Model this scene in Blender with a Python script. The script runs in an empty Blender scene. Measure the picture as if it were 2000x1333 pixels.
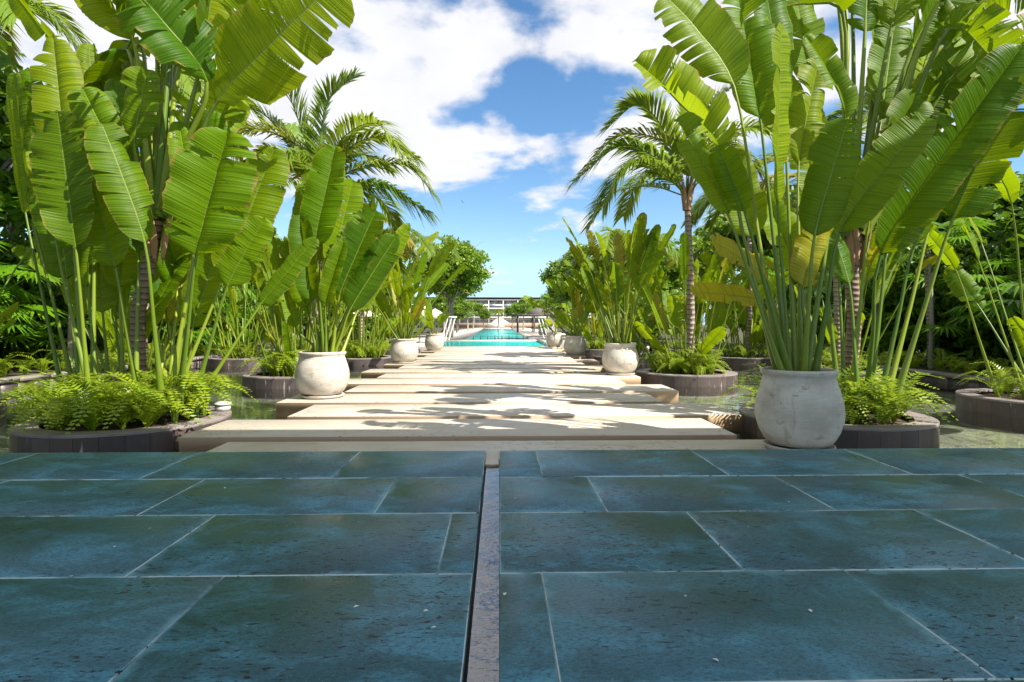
import bpy, math, random
import numpy as np
from mathutils import Vector, Matrix, Euler

R = math.radians
SC = bpy.context.scene
COL = SC.collection

# ------------------------------------------------------------------ camera, sky, sun, exposure
F = 1111.0                      # focal length in photo pixels (2000 px wide)
CAM_H = 1.1
YAW = math.atan(25 / F)
cam = bpy.data.cameras.new('camera'); camo = bpy.data.objects.new('camera', cam); COL.objects.link(camo)
cam.sensor_width = 36; cam.lens = F / 2000 * 36
cam.shift_y = -33.5 / 2000
cam.clip_start = 0.05; cam.clip_end = 3000
camo.location = (0, 0, CAM_H); camo.rotation_euler = (R(90), 0, -YAW)
SC.camera = camo

SUN_EL = R(47); SUN_AZ = R(121)          # azimuth clockwise from +Y: to the right and behind the camera
sun_to = Vector((math.sin(SUN_AZ) * math.cos(SUN_EL), math.cos(SUN_AZ) * math.cos(SUN_EL), math.sin(SUN_EL)))
sl = bpy.data.lights.new('sun', 'SUN'); sl.energy = 5.0; sl.angle = R(0.53); sl.color = (1, .94, .84)
so = bpy.data.objects.new('sun', sl); COL.objects.link(so)
so.rotation_euler = sun_to.to_track_quat('Z', 'Y').to_euler()

W = bpy.data.worlds.new('World'); SC.world = W; W.use_nodes = True
nt = W.node_tree; nt.nodes.clear()
def wn(t, **k):
    n = nt.nodes.new(t)
    for a, b in k.items(): setattr(n, a, b)
    return n
def wl(a, b): nt.links.new(a, b)
sky = wn('ShaderNodeTexSky', sky_type='NISHITA', sun_disc=False)
sky.sun_elevation = SUN_EL; sky.sun_rotation = SUN_AZ; sky.altitude = 10; sky.air_density = 1.0; sky.dust_density = 0.15; sky.ozone_density = 2.0
tc = wn('ShaderNodeTexCoord'); sep = wn('ShaderNodeSeparateXYZ'); wl(tc.outputs['Generated'], sep.inputs[0])
def wmath(op, a, b=None, c=None, clamp=False):
    n = wn('ShaderNodeMath', operation=op); n.use_clamp = clamp
    for i, v in enumerate((a, b, c)):
        if v is None: continue
        if isinstance(v, (int, float)): n.inputs[i].default_value = v
        else: wl(v, n.inputs[i])
    return n.outputs[0]
zc = wmath('MAXIMUM', sep.outputs[2], 0.0)
skyv = wn('ShaderNodeCombineXYZ'); wl(sep.outputs[0], skyv.inputs[0]); wl(sep.outputs[1], skyv.inputs[1]); wl(wmath('MAXIMUM', sep.outputs[2], 0.1), skyv.inputs[2])
wl(skyv.outputs[0], sky.inputs['Vector'])
hsv = wn('ShaderNodeHueSaturation'); hsv.inputs['Hue'].default_value = .498; hsv.inputs['Saturation'].default_value = 1.2; hsv.inputs['Value'].default_value = .86; wl(sky.outputs[0], hsv.inputs['Color'])
zz = wmath('ADD', zc, 0.22)
comb = wn('ShaderNodeCombineXYZ')
wl(wmath('DIVIDE', sep.outputs[0], zz), comb.inputs[0]); wl(wmath('DIVIDE', sep.outputs[1], zz), comb.inputs[1])
mp = wn('ShaderNodeMapping'); mp.inputs['Location'].default_value = (12.7, 9.58, 0); wl(comb.outputs[0], mp.inputs[0])
n1 = wn('ShaderNodeTexNoise'); n1.inputs['Scale'].default_value = 2.3; n1.inputs['Detail'].default_value = 9; n1.inputs['Roughness'].default_value = .52
n1.inputs['Distortion'].default_value = .15; wl(mp.outputs[0], n1.inputs['Vector'])
n2 = wn('ShaderNodeTexNoise'); n2.inputs['Scale'].default_value = 4.5; n2.inputs['Detail'].default_value = 6; wl(mp.outputs[0], n2.inputs['Vector'])
bias = wmath('MAXIMUM', wmath('MULTIPLY', wmath('SUBTRACT', zc, 0.27), 0.9), -.10)
cov = wmath('ADD', n1.outputs['Fac'], wmath('MINIMUM', bias, 0.06))
mr = wn('ShaderNodeMapRange', interpolation_type='SMOOTHSTEP'); wl(cov, mr.inputs['Value'])
mr.inputs['From Min'].default_value = .45; mr.inputs['From Max'].default_value = .565
mask = wmath('MULTIPLY', mr.outputs[0], 0.96)
shade = wn('ShaderNodeMapRange'); wl(n2.outputs['Fac'], shade.inputs['Value'])
shade.inputs['From Min'].default_value = .3; shade.inputs['From Max'].default_value = .7
shade.inputs['To Min'].default_value = 4.2; shade.inputs['To Max'].default_value = 4.8
cc = wn('ShaderNodeCombineColor'); wl(shade.outputs[0], cc.inputs[0]); wl(shade.outputs[0], cc.inputs[1]); wl(wmath('MULTIPLY', shade.outputs[0], 1.04), cc.inputs[2])
mx = wn('ShaderNodeMix', data_type='RGBA'); wl(mask, mx.inputs['Factor']); wl(hsv.outputs[0], mx.inputs['A']); wl(cc.outputs[0], mx.inputs['B'])
bg = wn('ShaderNodeBackground'); bg.inputs['Strength'].default_value = 0.105; wl(mx.outputs['Result'], bg.inputs['Color'])
ow = wn('ShaderNodeOutputWorld'); wl(bg.outputs[0], ow.inputs['Surface'])

vs = SC.view_settings; vs.view_transform = 'Standard'; vs.look = 'None'; vs.gamma = 1; vs.exposure = 1.1; vs.use_curve_mapping = False
SC.render.engine = 'CYCLES'
SC.cycles.use_denoising = True
SC.cycles.max_bounces = 8; SC.cycles.transparent_max_bounces = 12; SC.cycles.transmission_bounces = 6
SC.cycles.sample_clamp_indirect = 6

# ------------------------------------------------------------------ pixel + depth -> world point
_fwd = np.array([math.sin(YAW), math.cos(YAW), 0]); _rt = np.array([math.cos(YAW), -math.sin(YAW), 0]); _up = np.array([0, 0, 1.0])
def P(px, py, d):
    v = _fwd + _rt * (px - 1000) / F + _up * (633 - py) / F
    return np.array([0, 0, CAM_H]) + v * (d / v[1])

# ------------------------------------------------------------------ materials
MATS = {}
class NT:
    def __init__(s, name):
        s.m = bpy.data.materials.new(name); s.m.use_nodes = True; s.t = s.m.node_tree; s.t.nodes.clear()
        s.out = s.n('ShaderNodeOutputMaterial'); MATS[name] = s.m
    def n(s, t, **k):
        x = s.t.nodes.new(t)
        for a, b in k.items(): setattr(x, a, b)
        return x
    def l(s, a, b): s.t.links.new(a, b)
    def set(s, node, **k):
        for a, v in k.items():
            i = node.inputs[a.replace('_', ' ')]
            if isinstance(v, bpy.types.NodeSocket): s.l(v, i)
            else: i.default_value = v
        return node
    def math(s, op, a, b=None, clamp=False):
        x = s.n('ShaderNodeMath', operation=op); x.use_clamp = clamp
        for i, v in enumerate((a, b)):
            if v is None: continue
            if isinstance(v, (int, float)): x.inputs[i].default_value = v
            else: s.l(v, x.inputs[i])
        return x.outputs[0]
    def rng(s, v, a, b, c=0., d=1., smooth=True):
        x = s.n('ShaderNodeMapRange'); x.interpolation_type = 'SMOOTHSTEP' if smooth else 'LINEAR'
        s.l(v, x.inputs[0]); x.inputs[1].default_value = a; x.inputs[2].default_value = b; x.inputs[3].default_value = c; x.inputs[4].default_value = d
        return x.outputs[0]
    def noise(s, vec, scale, detail=4, rough=.5, dist=0.):
        x = s.n('ShaderNodeTexNoise'); s.set(x, Scale=scale, Detail=detail, Roughness=rough, Distortion=dist)
        if vec is not None: s.l(vec, x.inputs['Vector'])
        return x.outputs['Fac']
    def mix(s, f, a, b, blend='MIX'):
        x = s.n('ShaderNodeMix', data_type='RGBA', blend_type=blend)
        for k, v in (('Factor', f), ('A', a), ('B', b)):
            if isinstance(v, bpy.types.NodeSocket): s.l(v, x.inputs[k])
            elif k == 'Factor': x.inputs[k].default_value = v
            else: x.inputs[k].default_value = (*v, 1)
        return x.outputs['Result']
    def coords(s, kind='Object'):
        return s.n('ShaderNodeTexCoord').outputs[kind]
    def pos(s): return s.n('ShaderNodeNewGeometry').outputs['Position']
    def map(s, vec, scale=(1, 1, 1), loc=(0, 0, 0), rot=(0, 0, 0)):
        x = s.n('ShaderNodeMapping'); s.l(vec, x.inputs[0]); x.inputs['Scale'].default_value = scale; x.inputs['Location'].default_value = loc; x.inputs['Rotation'].default_value = rot
        return x.outputs[0]
    def bump(s, h, strength=.3, dist=.01):
        x = s.n('ShaderNodeBump'); s.set(x, Strength=strength, Distance=dist, Height=h); return x.outputs[0]
    def bsdf(s, **k):
        x = s.n('ShaderNodeBsdfPrincipled'); s.set(x, **k); return x
    def done(s, sh): s.l(sh, s.out.inputs['Surface']); return s.m

def leaf_material(name, ramp, trans=.35, rough=.38, vein=True, edge=None, tint=(.42, .55, .05), spec=.5, bstr=.55):
    """foliage: each object gets its own tone, light shines through the blade"""
    s = NT(name)
    oi = s.n('ShaderNodeObjectInfo').outputs['Random']
    cr = s.n('ShaderNodeValToRGB'); s.l(oi, cr.inputs[0])
    els = cr.color_ramp.elements
    els[0].position = 0; els[0].color = (*ramp[0], 1); els[1].position = 1; els[1].color = (*ramp[-1], 1)
    for i, c in enumerate(ramp[1:-1]):
        e = els.new((i + 1) / (len(ramp) - 1)); e.color = (*c, 1)
    col = cr.outputs[0]
    big = s.noise(s.pos(), 2.3, 3)
    col = s.mix(s.rng(big, .3, .7, 0, .35), col, s.mix(1., col, (1.35, 1.25, .8), 'MULTIPLY'))
    kw = {}
    if vein:
        uv = s.n('ShaderNodeTexCoord').outputs['UV']
        sp = s.n('ShaderNodeSeparateXYZ'); s.l(uv, sp.inputs[0])
        w1 = s.noise(s.map(uv, (.35, 62, 1)), 1., 2, .5)
        w2 = s.noise(s.map(uv, (.25, 17, 1)), 1., 3, .6)
        h = s.math('ADD', w1, s.math('MULTIPLY', w2, 1.2))
        a = s.math('ABSOLUTE', s.math('SUBTRACT', s.math('MULTIPLY', sp.outputs[0], 2.), 1.))
        col = s.mix(s.rng(w1, .46, .62, 0, .75), col, s.mix(1., col, (.36, .5, .5), 'MULTIPLY'))
        col = s.mix(s.rng(w2, .52, .72, 0, .4), col, s.mix(1., col, (1.5, 1.35, 1.), 'MULTIPLY'))
        col = s.mix(s.rng(a, .0, .05, .5, 0), col, (.34, .42, .10))
        if edge:
            er = s.math('ADD', a, s.math('MULTIPLY', s.noise(s.map(uv, (3, 9, 1)), 1., 5), .35))
            col = s.mix(s.rng(er, 1.10, 1.2), col, edge)
            spots = s.noise(s.map(uv, (7, 9, 1)), 3., 4, .6)
            col = s.mix(s.math('MULTIPLY', s.rng(spots, .66, .70), .7), col, edge)
        kw['Normal'] = s.bump(h, bstr, .012)
    p = s.bsdf(Base_Color=col, Roughness=rough, Specular_IOR_Level=spec, **kw)
    tr = s.n('ShaderNodeBsdfTranslucent'); s.set(tr, Color=s.mix(.6, col, tint))
    if 'Normal' in kw: s.l(kw['Normal'], tr.inputs['Normal'])
    ms = s.n('ShaderNodeMixShader'); ms.inputs[0].default_value = trans
    s.l(p.outputs[0], ms.inputs[1]); s.l(tr.outputs[0], ms.inputs[2])
    return s.done(ms.outputs[0])

leaf_material('paddle_leaf', [(.09, .20, .002), (.16, .265, .002), (.032, .12, .004), (.20, .28, .002), (.06, .16, .002), (.245, .30, .003)], .44, .46, edge=(.30, .20, .05), tint=(.42, .54, .003), spec=.2, bstr=.7)
leaf_material('paddle_leaf_old', [(.34, .32, .015), (.28, .30, .015)], .45, .42, edge=(.34, .17, .05), tint=(.55, .48, .02), spec=.3, bstr=.4)
leaf_material('palm_leaf', [(.11, .20, .012), (.18, .24, .012), (.085, .18, .02)], .36, .34, vein=False)
leaf_material('palm_leaf_old', [(.30, .25, .04), (.26, .25, .04)], .3, .45, vein=False)
leaf_material('fan_leaf', [(.085, .22, .008), (.12, .26, .008), (.06, .17, .01)], .34, .36, vein=False, tint=(.2, .42, .02))
leaf_material('fern_leaf', [(.19, .28, .01), (.26, .34, .012), (.13, .23, .01)], .38, .45, vein=False)
leaf_material('strap_leaf', [(.15, .25, .03), (.2, .3, .03)], .3, .4, vein=False)
leaf_material('tree_leaf', [(.06, .15, .008), (.09, .19, .008), (.07, .16, .01)], .32, .42, vein=False, tint=(.25, .40, .02))
leaf_material('tree_leaf_bright', [(.10, .20, .01), (.14, .24, .012)], .32, .42, vein=False)

def petiole_material():
    s = NT('petiole'); oi = s.n('ShaderNodeObjectInfo').outputs['Random']
    c = s.mix(oi, (.075, .145, .006), (.21, .27, .012))
    nz = s.noise(s.map(s.pos(), (9, 9, 1.5)), 3., 5)
    c = s.mix(s.rng(nz, .55, .75, 0, .6), c, (.24, .17, .07))
    return s.done(s.bsdf(Base_Color=c, Roughness=.4).outputs[0])
petiole_material()
def trunk_material(name, a, b, ring):
    s = NT(name); p = s.pos(); sp = s.n('ShaderNodeSeparateXYZ'); s.l(p, sp.inputs[0])
    z = s.math('ADD', sp.outputs[2], s.math('MULTIPLY', s.noise(p, 4., 3), .06))
    r = s.math('SINE', s.math('MULTIPLY', z, 2 * math.pi / ring))
    nz = s.noise(s.map(p, (1, 1, .4)), 14., 6)
    c = s.mix(nz, a, b); c = s.mix(s.rng(r, .7, 1.), c, tuple(x * .35 for x in a))
    return s.done(s.bsdf(Base_Color=c, Roughness=.85, Normal=s.bump(s.math('ADD', r, nz), .6, .012)).outputs[0])
trunk_material('palm_trunk', (.26, .18, .15), (.42, .34, .29), .11)
trunk_material('traveller_trunk', (.16, .10, .075), (.30, .20, .15), .07)
def simple(name, a, b=None, rough=.7, scale=6., bump=0., stretch=(1, 1, 1), spec=.4):
    s = NT(name); nz = s.noise(s.map(s.pos(), stretch), scale, 6, .6)
    c = s.mix(s.rng(nz, .3, .7), a, b or tuple(x * .75 for x in a))
    kw = dict(Normal=s.bump(nz, bump, .02)) if bump else {}
    return s.done(s.bsdf(Base_Color=c, Roughness=rough, Specular_IOR_Level=spec, **kw).outputs[0])
simple('bark', (.20, .17, .14), (.34, .31, .27), .9, 9, .6, (1, 1, .25))
simple('dry_sheath', (.34, .18, .10), (.42, .26, .17), .85, 9, .4, (1, 1, .3))
simple('soil', (.05, .038, .025), (.09, .06, .035), .95, 20, .8)
simple('ground_soil', (.045, .045, .02), (.07, .06, .03), .95, 3, .5)
simple('concrete_white', (.78, .77, .74), (.7, .69, .66), .7, 2)
simple('window_glass', (.5, .55, .58), (.6, .63, .65), .12, 1, spec=.6)
simple('dark_metal', (.05, .05, .055), (.07, .07, .075), .4, 5)
simple('white_paint', (.78, .77, .73), (.72, .7, .66), .5, 5)
simple('roof_grey', (.16, .17, .19), (.2, .21, .23), .6, 3)
simple('thatch', (.10, .085, .08), (.17, .15, .13), .95, 12, .6, (1, 1, .3))
simple('canvas', (.72, .66, .58), (.66, .60, .52), .85, 4)
simple('cushion_navy', (.03, .035, .07), (.045, .05, .09), .85, 12)
simple('terracotta_wall', (.40, .27, .19), (.34, .24, .17), .8, 3)
simple('timber', (.30, .22, .15), (.38, .29, .2), .75, 8, .2, (1, 6, 6))
simple('roof_plaster', (.5, .48, .45), (.46, .44, .41), .8, 2)
simple('deck_stone', (.58, .50, .42), (.50, .43, .36), .6, 1.4, .05)
simple('pool_tile', (.06, .33, .32), (.04, .27, .29), .4, .6)

def basalt():
    """honed dark paving: cloudy tone, pale bloom near the joints, small open pits, a few specks"""
    s = NT('basalt_tile'); p = s.pos(); oi = s.n('ShaderNodeObjectInfo').outputs['Random']
    off = s.n('ShaderNodeCombineXYZ'); s.l(s.math('MULTIPLY', oi, 37.), off.inputs[0]); s.l(s.math('MULTIPLY', oi, 91.), off.inputs[1])
    va = s.n('ShaderNodeVectorMath', operation='ADD'); s.l(p, va.inputs[0]); s.l(off.outputs[0], va.inputs[1]); v = va.outputs[0]
    c = s.mix(oi, (.018, .095, .115), (.045, .150, .205))
    cloud = s.noise(s.map(v, (1, 1.5, 1), rot=(0, 0, .5)), 3.0, 9, .7, .7)
    c = s.mix(s.rng(cloud, .44, .66, 0, 1.), c, (.075, .27, .37))
    c = s.mix(s.rng(s.noise(s.map(v, (1, 1, 1)), 1.1, 5, .6, .4), .5, .68, 0, .8), c, (.014, .062, .062))
    grain = s.noise(s.map(v, (1, 2.0, 1)), 55., 6, .7)
    c = s.mix(s.rng(grain, .45, .66, 0, .75), c, (.010, .050, .065))
    fine = s.noise(v, 170., 3, .7)
    c = s.mix(s.rng(fine, .55, .72, 0, .5), c, (.13, .30, .37))
    g = s.coords('Generated'); gs = s.n('ShaderNodeSeparateXYZ'); s.l(g, gs.inputs[0])
    def edge(o, k): return s.math('MULTIPLY', s.math('MINIMUM', o, s.math('SUBTRACT', 1., o)), k)
    e = s.math('MINIMUM', edge(gs.outputs[0], 1.17), edge(gs.outputs[1], .7))
    ew = s.math('ADD', e, s.math('MULTIPLY', s.math('SUBTRACT', s.noise(v, 3.6, 7, .68), .5), .26))
    c = s.mix(s.rng(ew, -.03, .025, .6, 0), c, (.17, .40, .50))
    c = s.mix(s.math('MULTIPLY', s.rng(e, .001, .005, .95, 0), s.rng(s.noise(v, 4., 3), .35, .55)), c, (.6, .7, .72))
    pits = s.noise(s.map(v, (1, 2.4, 1), rot=(0, 0, .15)), 26., 4, .6)
    zone = s.noise(v, 1.6, 3)
    pm = s.math('MULTIPLY', s.rng(pits, .60, .64), s.rng(zone, .44, .56))
    c = s.mix(pm, c, (.006, .010, .012))
    vo = s.n('ShaderNodeTexVoronoi'); s.set(vo, Scale=4., Randomness=1.); s.l(v, vo.inputs['Vector'])
    c = s.mix(s.rng(vo.outputs['Distance'], .020, .03, .8, 0), c, (.5, .52, .5))
    h = s.math('SUBTRACT', s.math('MULTIPLY', grain, .8), s.math('MULTIPLY', pm, 4.))
    ro = s.math('ADD', s.rng(cloud, .3, .7, .22, .42), s.math('MULTIPLY', grain, .08))
    b = s.bsdf(Base_Color=c, Roughness=ro, Specular_IOR_Level=.42, Normal=s.bump(h, .6, .004))
    return s.done(b.outputs[0])
basalt()
simple('grout', (.5, .6, .62), (.34, .45, .48), .9, 30)

def travertine():
    s = NT('travertine'); p = s.pos(); oi = s.n('ShaderNodeObjectInfo').outputs['Random']
    off = s.n('ShaderNodeCombineXYZ'); s.l(s.math('MULTIPLY', oi, 13.), off.inputs[0]); s.l(s.math('MULTIPLY', oi, 29.), off.inputs[2])
    va = s.n('ShaderNodeVectorMath', operation='ADD'); s.l(p, va.inputs[0]); s.l(off.outputs[0], va.inputs[1]); v = va.outputs[0]
    c = s.mix(oi, (.52, .46, .39), (.60, .545, .475))
    band = s.noise(s.map(v, (.9, 2.2, 9)), 2.4, 8, .68, .8)
    c = s.mix(s.rng(band, .42, .74, 0, .7), c, (.44, .345, .25))
    blot = s.noise(v, .9, 5)
    c = s.mix(s.rng(blot, .48, .72, 0, .6), c, (.44, .355, .27))
    pit = s.noise(s.map(v, (1, 3.2, 4)), 16., 4, .6)
    zone = s.noise(v, 1.1, 4)
    pm = s.math('MULTIPLY', s.rng(pit, .58, .64), s.rng(zone, .46, .58))
    c = s.mix(pm, c, (.13, .095, .065))
    gz = s.n('ShaderNodeSeparateXYZ'); s.l(s.coords('Generated'), gz.inputs[0])
    h = s.math('SUBTRACT', s.math('MULTIPLY', band, .3), s.math('MULTIPLY', pm, 2.))
    nz_ = s.n('ShaderNodeSeparateXYZ'); s.l(s.n('ShaderNodeNewGeometry').outputs['True Normal'], nz_.inputs[0])
    side = s.rng(s.math('ABSOLUTE', nz_.outputs[2]), .5, .2)      # sawn, weathered edges of the slabs
    c = s.mix(s.math('MULTIPLY', side, .8), c, (.40, .26, .145))
    # darker, browner tone towards the bottom of the sides
    low = s.math('MULTIPLY', s.rng(gz.outputs[2], .97, .5), s.rng(s.noise(v, 5., 5), .25, .55, .45, 1.))
    c = s.mix(s.math('MULTIPLY', low, .85), c, (.22, .15, .09))
    return s.done(s.bsdf(Base_Color=c, Roughness=.5, Specular_IOR_Level=.4, Normal=s.bump(h, .3, .006)).outputs[0])
travertine()

def clay():
    s = NT('clay_pot'); p = s.coords('Object'); oi = s.n('ShaderNodeObjectInfo').outputs['Random']
    off = s.n('ShaderNodeCombineXYZ'); s.l(s.math('MULTIPLY', oi, 53.), off.inputs[0]); s.l(s.math('MULTIPLY', oi, 17.), off.inputs[1])
    va = s.n('ShaderNodeVectorMath', operation='ADD'); s.l(p, va.inputs[0]); s.l(off.outputs[0], va.inputs[1]); v = va.outputs[0]
    c = s.mix(s.rng(s.noise(s.map(v, (1, 1, 2)), 2.6, 6, .6), .35, .65), (.58, .54, .475), (.43, .38, .315))
    drip = s.noise(s.map(v, (3, 3, .5)), 3.2, 6, .65)
    c = s.mix(s.rng(drip, .55, .72, 0, .55), c, (.34, .22, .12))
    c = s.mix(s.rng(s.noise(s.map(v, (1, 1, 2.5)), 7., 4), .62, .70, 0, .6), c, (.26, .22, .18))
    c = s.mix(s.rng(s.noise(s.map(v, (1, 1, .5)), 13., 3), .70, .73, 0, .7), c, (.13, .11, .09))
    rings = s.math('SINE', s.math('MULTIPLY', s.n('ShaderNodeSeparateXYZ').outputs[2], 1.))
    gr = s.noise(s.map(v, (1, 1, 6)), 9., 5)
    return s.done(s.bsdf(Base_Color=c, Roughness=.75, Specular_IOR_Level=.3, Normal=s.bump(gr, .25, .01)).outputs[0])
clay()

def wall_tile():
    s = NT('planter_tile'); p = s.pos(); oi = s.n('ShaderNodeObjectInfo').outputs['Random']
    c = s.mix(oi, (.052, .042, .042), (.092, .068, .062))
    st = s.noise(s.map(p, (5, 5, 1.2)), 3., 6, .6)
    c = s.mix(s.rng(st, .55, .8, 0, .6), c, (.20, .15, .13))
    wd = s.noise(s.map(p, (9, 9, 1.)), 2.2, 3)
    c = s.mix(s.rng(wd, .66, .72, 0, .55), c, (.48, .46, .43))
    return s.done(s.bsdf(Base_Color=c, Roughness=.45, Normal=s.bump(s.noise(p, 30., 4), .2, .005)).outputs[0])
wall_tile()
def coping():
    s = NT('coping_stone'); p = s.pos(); oi = s.n('ShaderNodeObjectInfo').outputs['Random']
    c = s.mix(oi, (.20, .165, .155), (.29, .25, .235))
    c = s.mix(s.rng(s.noise(p, 3.5, 6, .6), .4, .7, 0, .7), c, (.16, .135, .13))
    return s.done(s.bsdf(Base_Color=c, Roughness=.6, Normal=s.bump(s.noise(p, 40., 4), .25, .005)).outputs[0])
coping()

def water(name, tint, bump_scale, bump_str, rough=.02, stretch=(1, 1, 1), ior=1.33, detail=4, refl=1.):
    s = NT(name); p = s.map(s.pos(), stretch)
    nz = s.noise(p, bump_scale, detail, .55, .3)
    nr = s.bump(nz, bump_str, .03)
    fr = s.n('ShaderNodeFresnel'); fr.inputs['IOR'].default_value = ior; s.l(nr, fr.inputs['Normal'])
    gl = s.n('ShaderNodeBsdfGlossy'); s.set(gl, Roughness=rough, Normal=nr); gl.inputs['Color'].default_value = (1, 1, 1, 1)
    tr = s.n('ShaderNodeBsdfTransparent'); tr.inputs['Color'].default_value = (*tint, 1)
    ms = s.n('ShaderNodeMixShader'); s.l(s.math('MULTIPLY', fr.outputs[0], refl), ms.inputs[0]); s.l(tr.outputs[0], ms.inputs[1]); s.l(gl.outputs[0], ms.inputs[2])
    return s.done(ms.outputs[0])
water('pond_water', (.80, .84, .76), 3.4, .12, ior=1.45)
water('pool_water', (.45, .97, .95), 1.6, .25, .05, ior=1.2, refl=.28)
water('channel_water', (.5, .5, .52), 10., .3, .03, (.5, 1, 1), 2.6)
def pondfloor():
    s = NT('pond_floor'); p = s.pos()
    c = s.mix(s.rng(s.noise(p, 1.1, 6, .6), .35, .65), (.44, .43, .39), (.30, .30, .27))
    br = s.n('ShaderNodeTexBrick'); s.l(p, br.inputs['Vector']); s.set(br, Scale=1., Mortar_Size=.008, Brick_Width=.6, Row_Height=.6)
    br.inputs['Color1'].default_value = (1, 1, 1, 1); br.inputs['Color2'].default_value = (.86, .86, .86, 1); br.inputs['Mortar'].default_value = (.6, .6, .6, 1)
    c = s.mix(1., c, br.outputs['Color'], 'MULTIPLY')
    return s.done(s.bsdf(Base_Color=c, Roughness=.8).outputs[0])
pondfloor()

# ------------------------------------------------------------------ mesh helpers
def mk(name, V, faces, mat, uv=None, smooth=True):
    """mesh from a vertex array and a list of (n,k) index arrays"""
    V = np.asarray(V, dtype=np.float32); me = bpy.data.meshes.new(name)
    faces = [np.asarray(f, dtype=np.int32) for f in faces if len(f)]
    me.vertices.add(len(V)); me.vertices.foreach_set('co', V.ravel())
    loops = np.concatenate([f.ravel() for f in faces]); me.loops.add(len(loops)); me.loops.foreach_set('vertex_index', loops)
    tot = np.concatenate([np.full(len(f), f.shape[1], dtype=np.int32) for f in faces]); st = np.concatenate([[0], np.cumsum(tot)[:-1]]).astype(np.int32)
    me.polygons.add(len(tot)); me.polygons.foreach_set('loop_start', st); me.polygons.foreach_set('loop_total', tot)
    if smooth: me.polygons.foreach_set('use_smooth', np.ones(len(tot), dtype=bool))
    if uv is not None:
        u = me.uv_layers.new(name='UVMap'); u.data.foreach_set('uv', np.asarray(uv, dtype=np.float32)[loops].ravel())
    me.materials.append(MATS[mat] if isinstance(mat, str) else mat)
    me.update(calc_edges=True); me.validate()
    return me
def ob(name, me, parent=None, loc=None, rot=None, scale=None):
    o = bpy.data.objects.new(name, me); COL.objects.link(o)
    if parent is not None: o.parent = parent
    if loc is not None: o.location = loc
    if rot is not None: o.rotation_euler = rot
    if scale is not None: o.scale = (scale,) * 3 if isinstance(scale, (int, float)) else scale
    return o
def tag(o, label, cat, group=None):
    o['label'] = label; o['category'] = cat
    if group: o['group'] = group
    return o
def struct(o): o['kind'] = 'structure'; return o
def thing(name, label, cat, loc=(0, 0, 0), group=None):
    o = ob(name, None, loc=tuple(float(x) for x in loc)); o.empty_display_size = .1
    return tag(o, label, cat, group)

class MB:
    def __init__(s): s.v = []; s.f = {}; s.n = 0; s.uv = []
    def add(s, V, *faces, uv=None):
        V = np.asarray(V, float)
        for f in faces:
            f = np.asarray(f, int)
            if len(f): s.f.setdefault(f.shape[1], []).append(f + s.n)
        s.v.append(V); s.uv.append(np.zeros((len(V), 2)) if uv is None else np.asarray(uv)); s.n += len(V); return s
    def box(s, x0, x1, y0, y1, z0, z1):
        V = [(x, y, z) for z in (z0, z1) for y in (y0, y1) for x in (x0, x1)]
        return s.add(V, [(0, 2, 3, 1), (4, 5, 7, 6), (0, 1, 5, 4), (2, 6, 7, 3), (0, 4, 6, 2), (1, 3, 7, 5)])
    def bevbox(s, x0, x1, y0, y1, z0, z1, b):
        """box whose top edges are chamfered by b"""
        V = [(x0, y0, z0), (x1, y0, z0), (x1, y1, z0), (x0, y1, z0), (x0, y0, z1 - b), (x1, y0, z1 - b), (x1, y1, z1 - b), (x0, y1, z1 - b),
             (x0 + b, y0 + b, z1), (x1 - b, y0 + b, z1), (x1 - b, y1 - b, z1), (x0 + b, y1 - b, z1)]
        Fq = [(3, 2, 1, 0), (8, 9, 10, 11)]
        for i in range(4):
            j = (i + 1) % 4; Fq += [(i, j, 4 + j, 4 + i), (4 + i, 4 + j, 8 + j, 8 + i)]
        return s.add(V, Fq)
    def tube(s, pts, rad, sides=8, cap=True):
        V, Fq = tube(pts, rad, sides); s.add(V, Fq)
        return s
    def lathe(s, prof, n=48, cen=(0, 0, 0)):
        a = np.linspace(0, 2 * np.pi, n, endpoint=False); m = len(prof)
        V = np.array([[r * math.cos(t) + cen[0], r * math.sin(t) + cen[1], z + cen[2]] for r, z in prof for t in a])
        Fq = [(i * n + j, i * n + (j + 1) % n, (i + 1) * n + (j + 1) % n, (i + 1) * n + j) for i in range(m - 1) for j in range(n)]
        return s.add(V, Fq)
    def mesh(s, name, mat, smooth=False, uv=False):
        return mk(name, np.concatenate(s.v), [np.concatenate(x) for x in s.f.values()], mat, np.concatenate(s.uv) if uv else None, smooth)

def norm(v): return v / np.maximum(np.linalg.norm(v, axis=-1, keepdims=True), 1e-9)
def tube(pts, rad, sides=8, flat=1.0, hint=np.array([.3, .2, 1.])):
    pts = np.asarray(pts, float); n = len(pts); rad = np.broadcast_to(np.asarray(rad, float), (n,))
    T = norm(np.gradient(pts, axis=0)); h = np.asarray(hint, float)
    A = norm(np.cross(T, h + 1e-4)); B = np.cross(A, T)
    a = np.linspace(0, 2 * np.pi, sides, endpoint=False)
    V = pts[:, None] + rad[:, None, None] * (np.cos(a)[None, :, None] * A[:, None] + flat * np.sin(a)[None, :, None] * B[:, None])
    i, j = np.meshgrid(np.arange(n - 1), np.arange(sides), indexing='ij'); k = (j + 1) % sides
    Fq = np.stack([i * sides + j, i * sides + k, (i + 1) * sides + k, (i + 1) * sides + j], -1).reshape(-1, 4)
    return V.reshape(-1, 3), Fq
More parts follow.
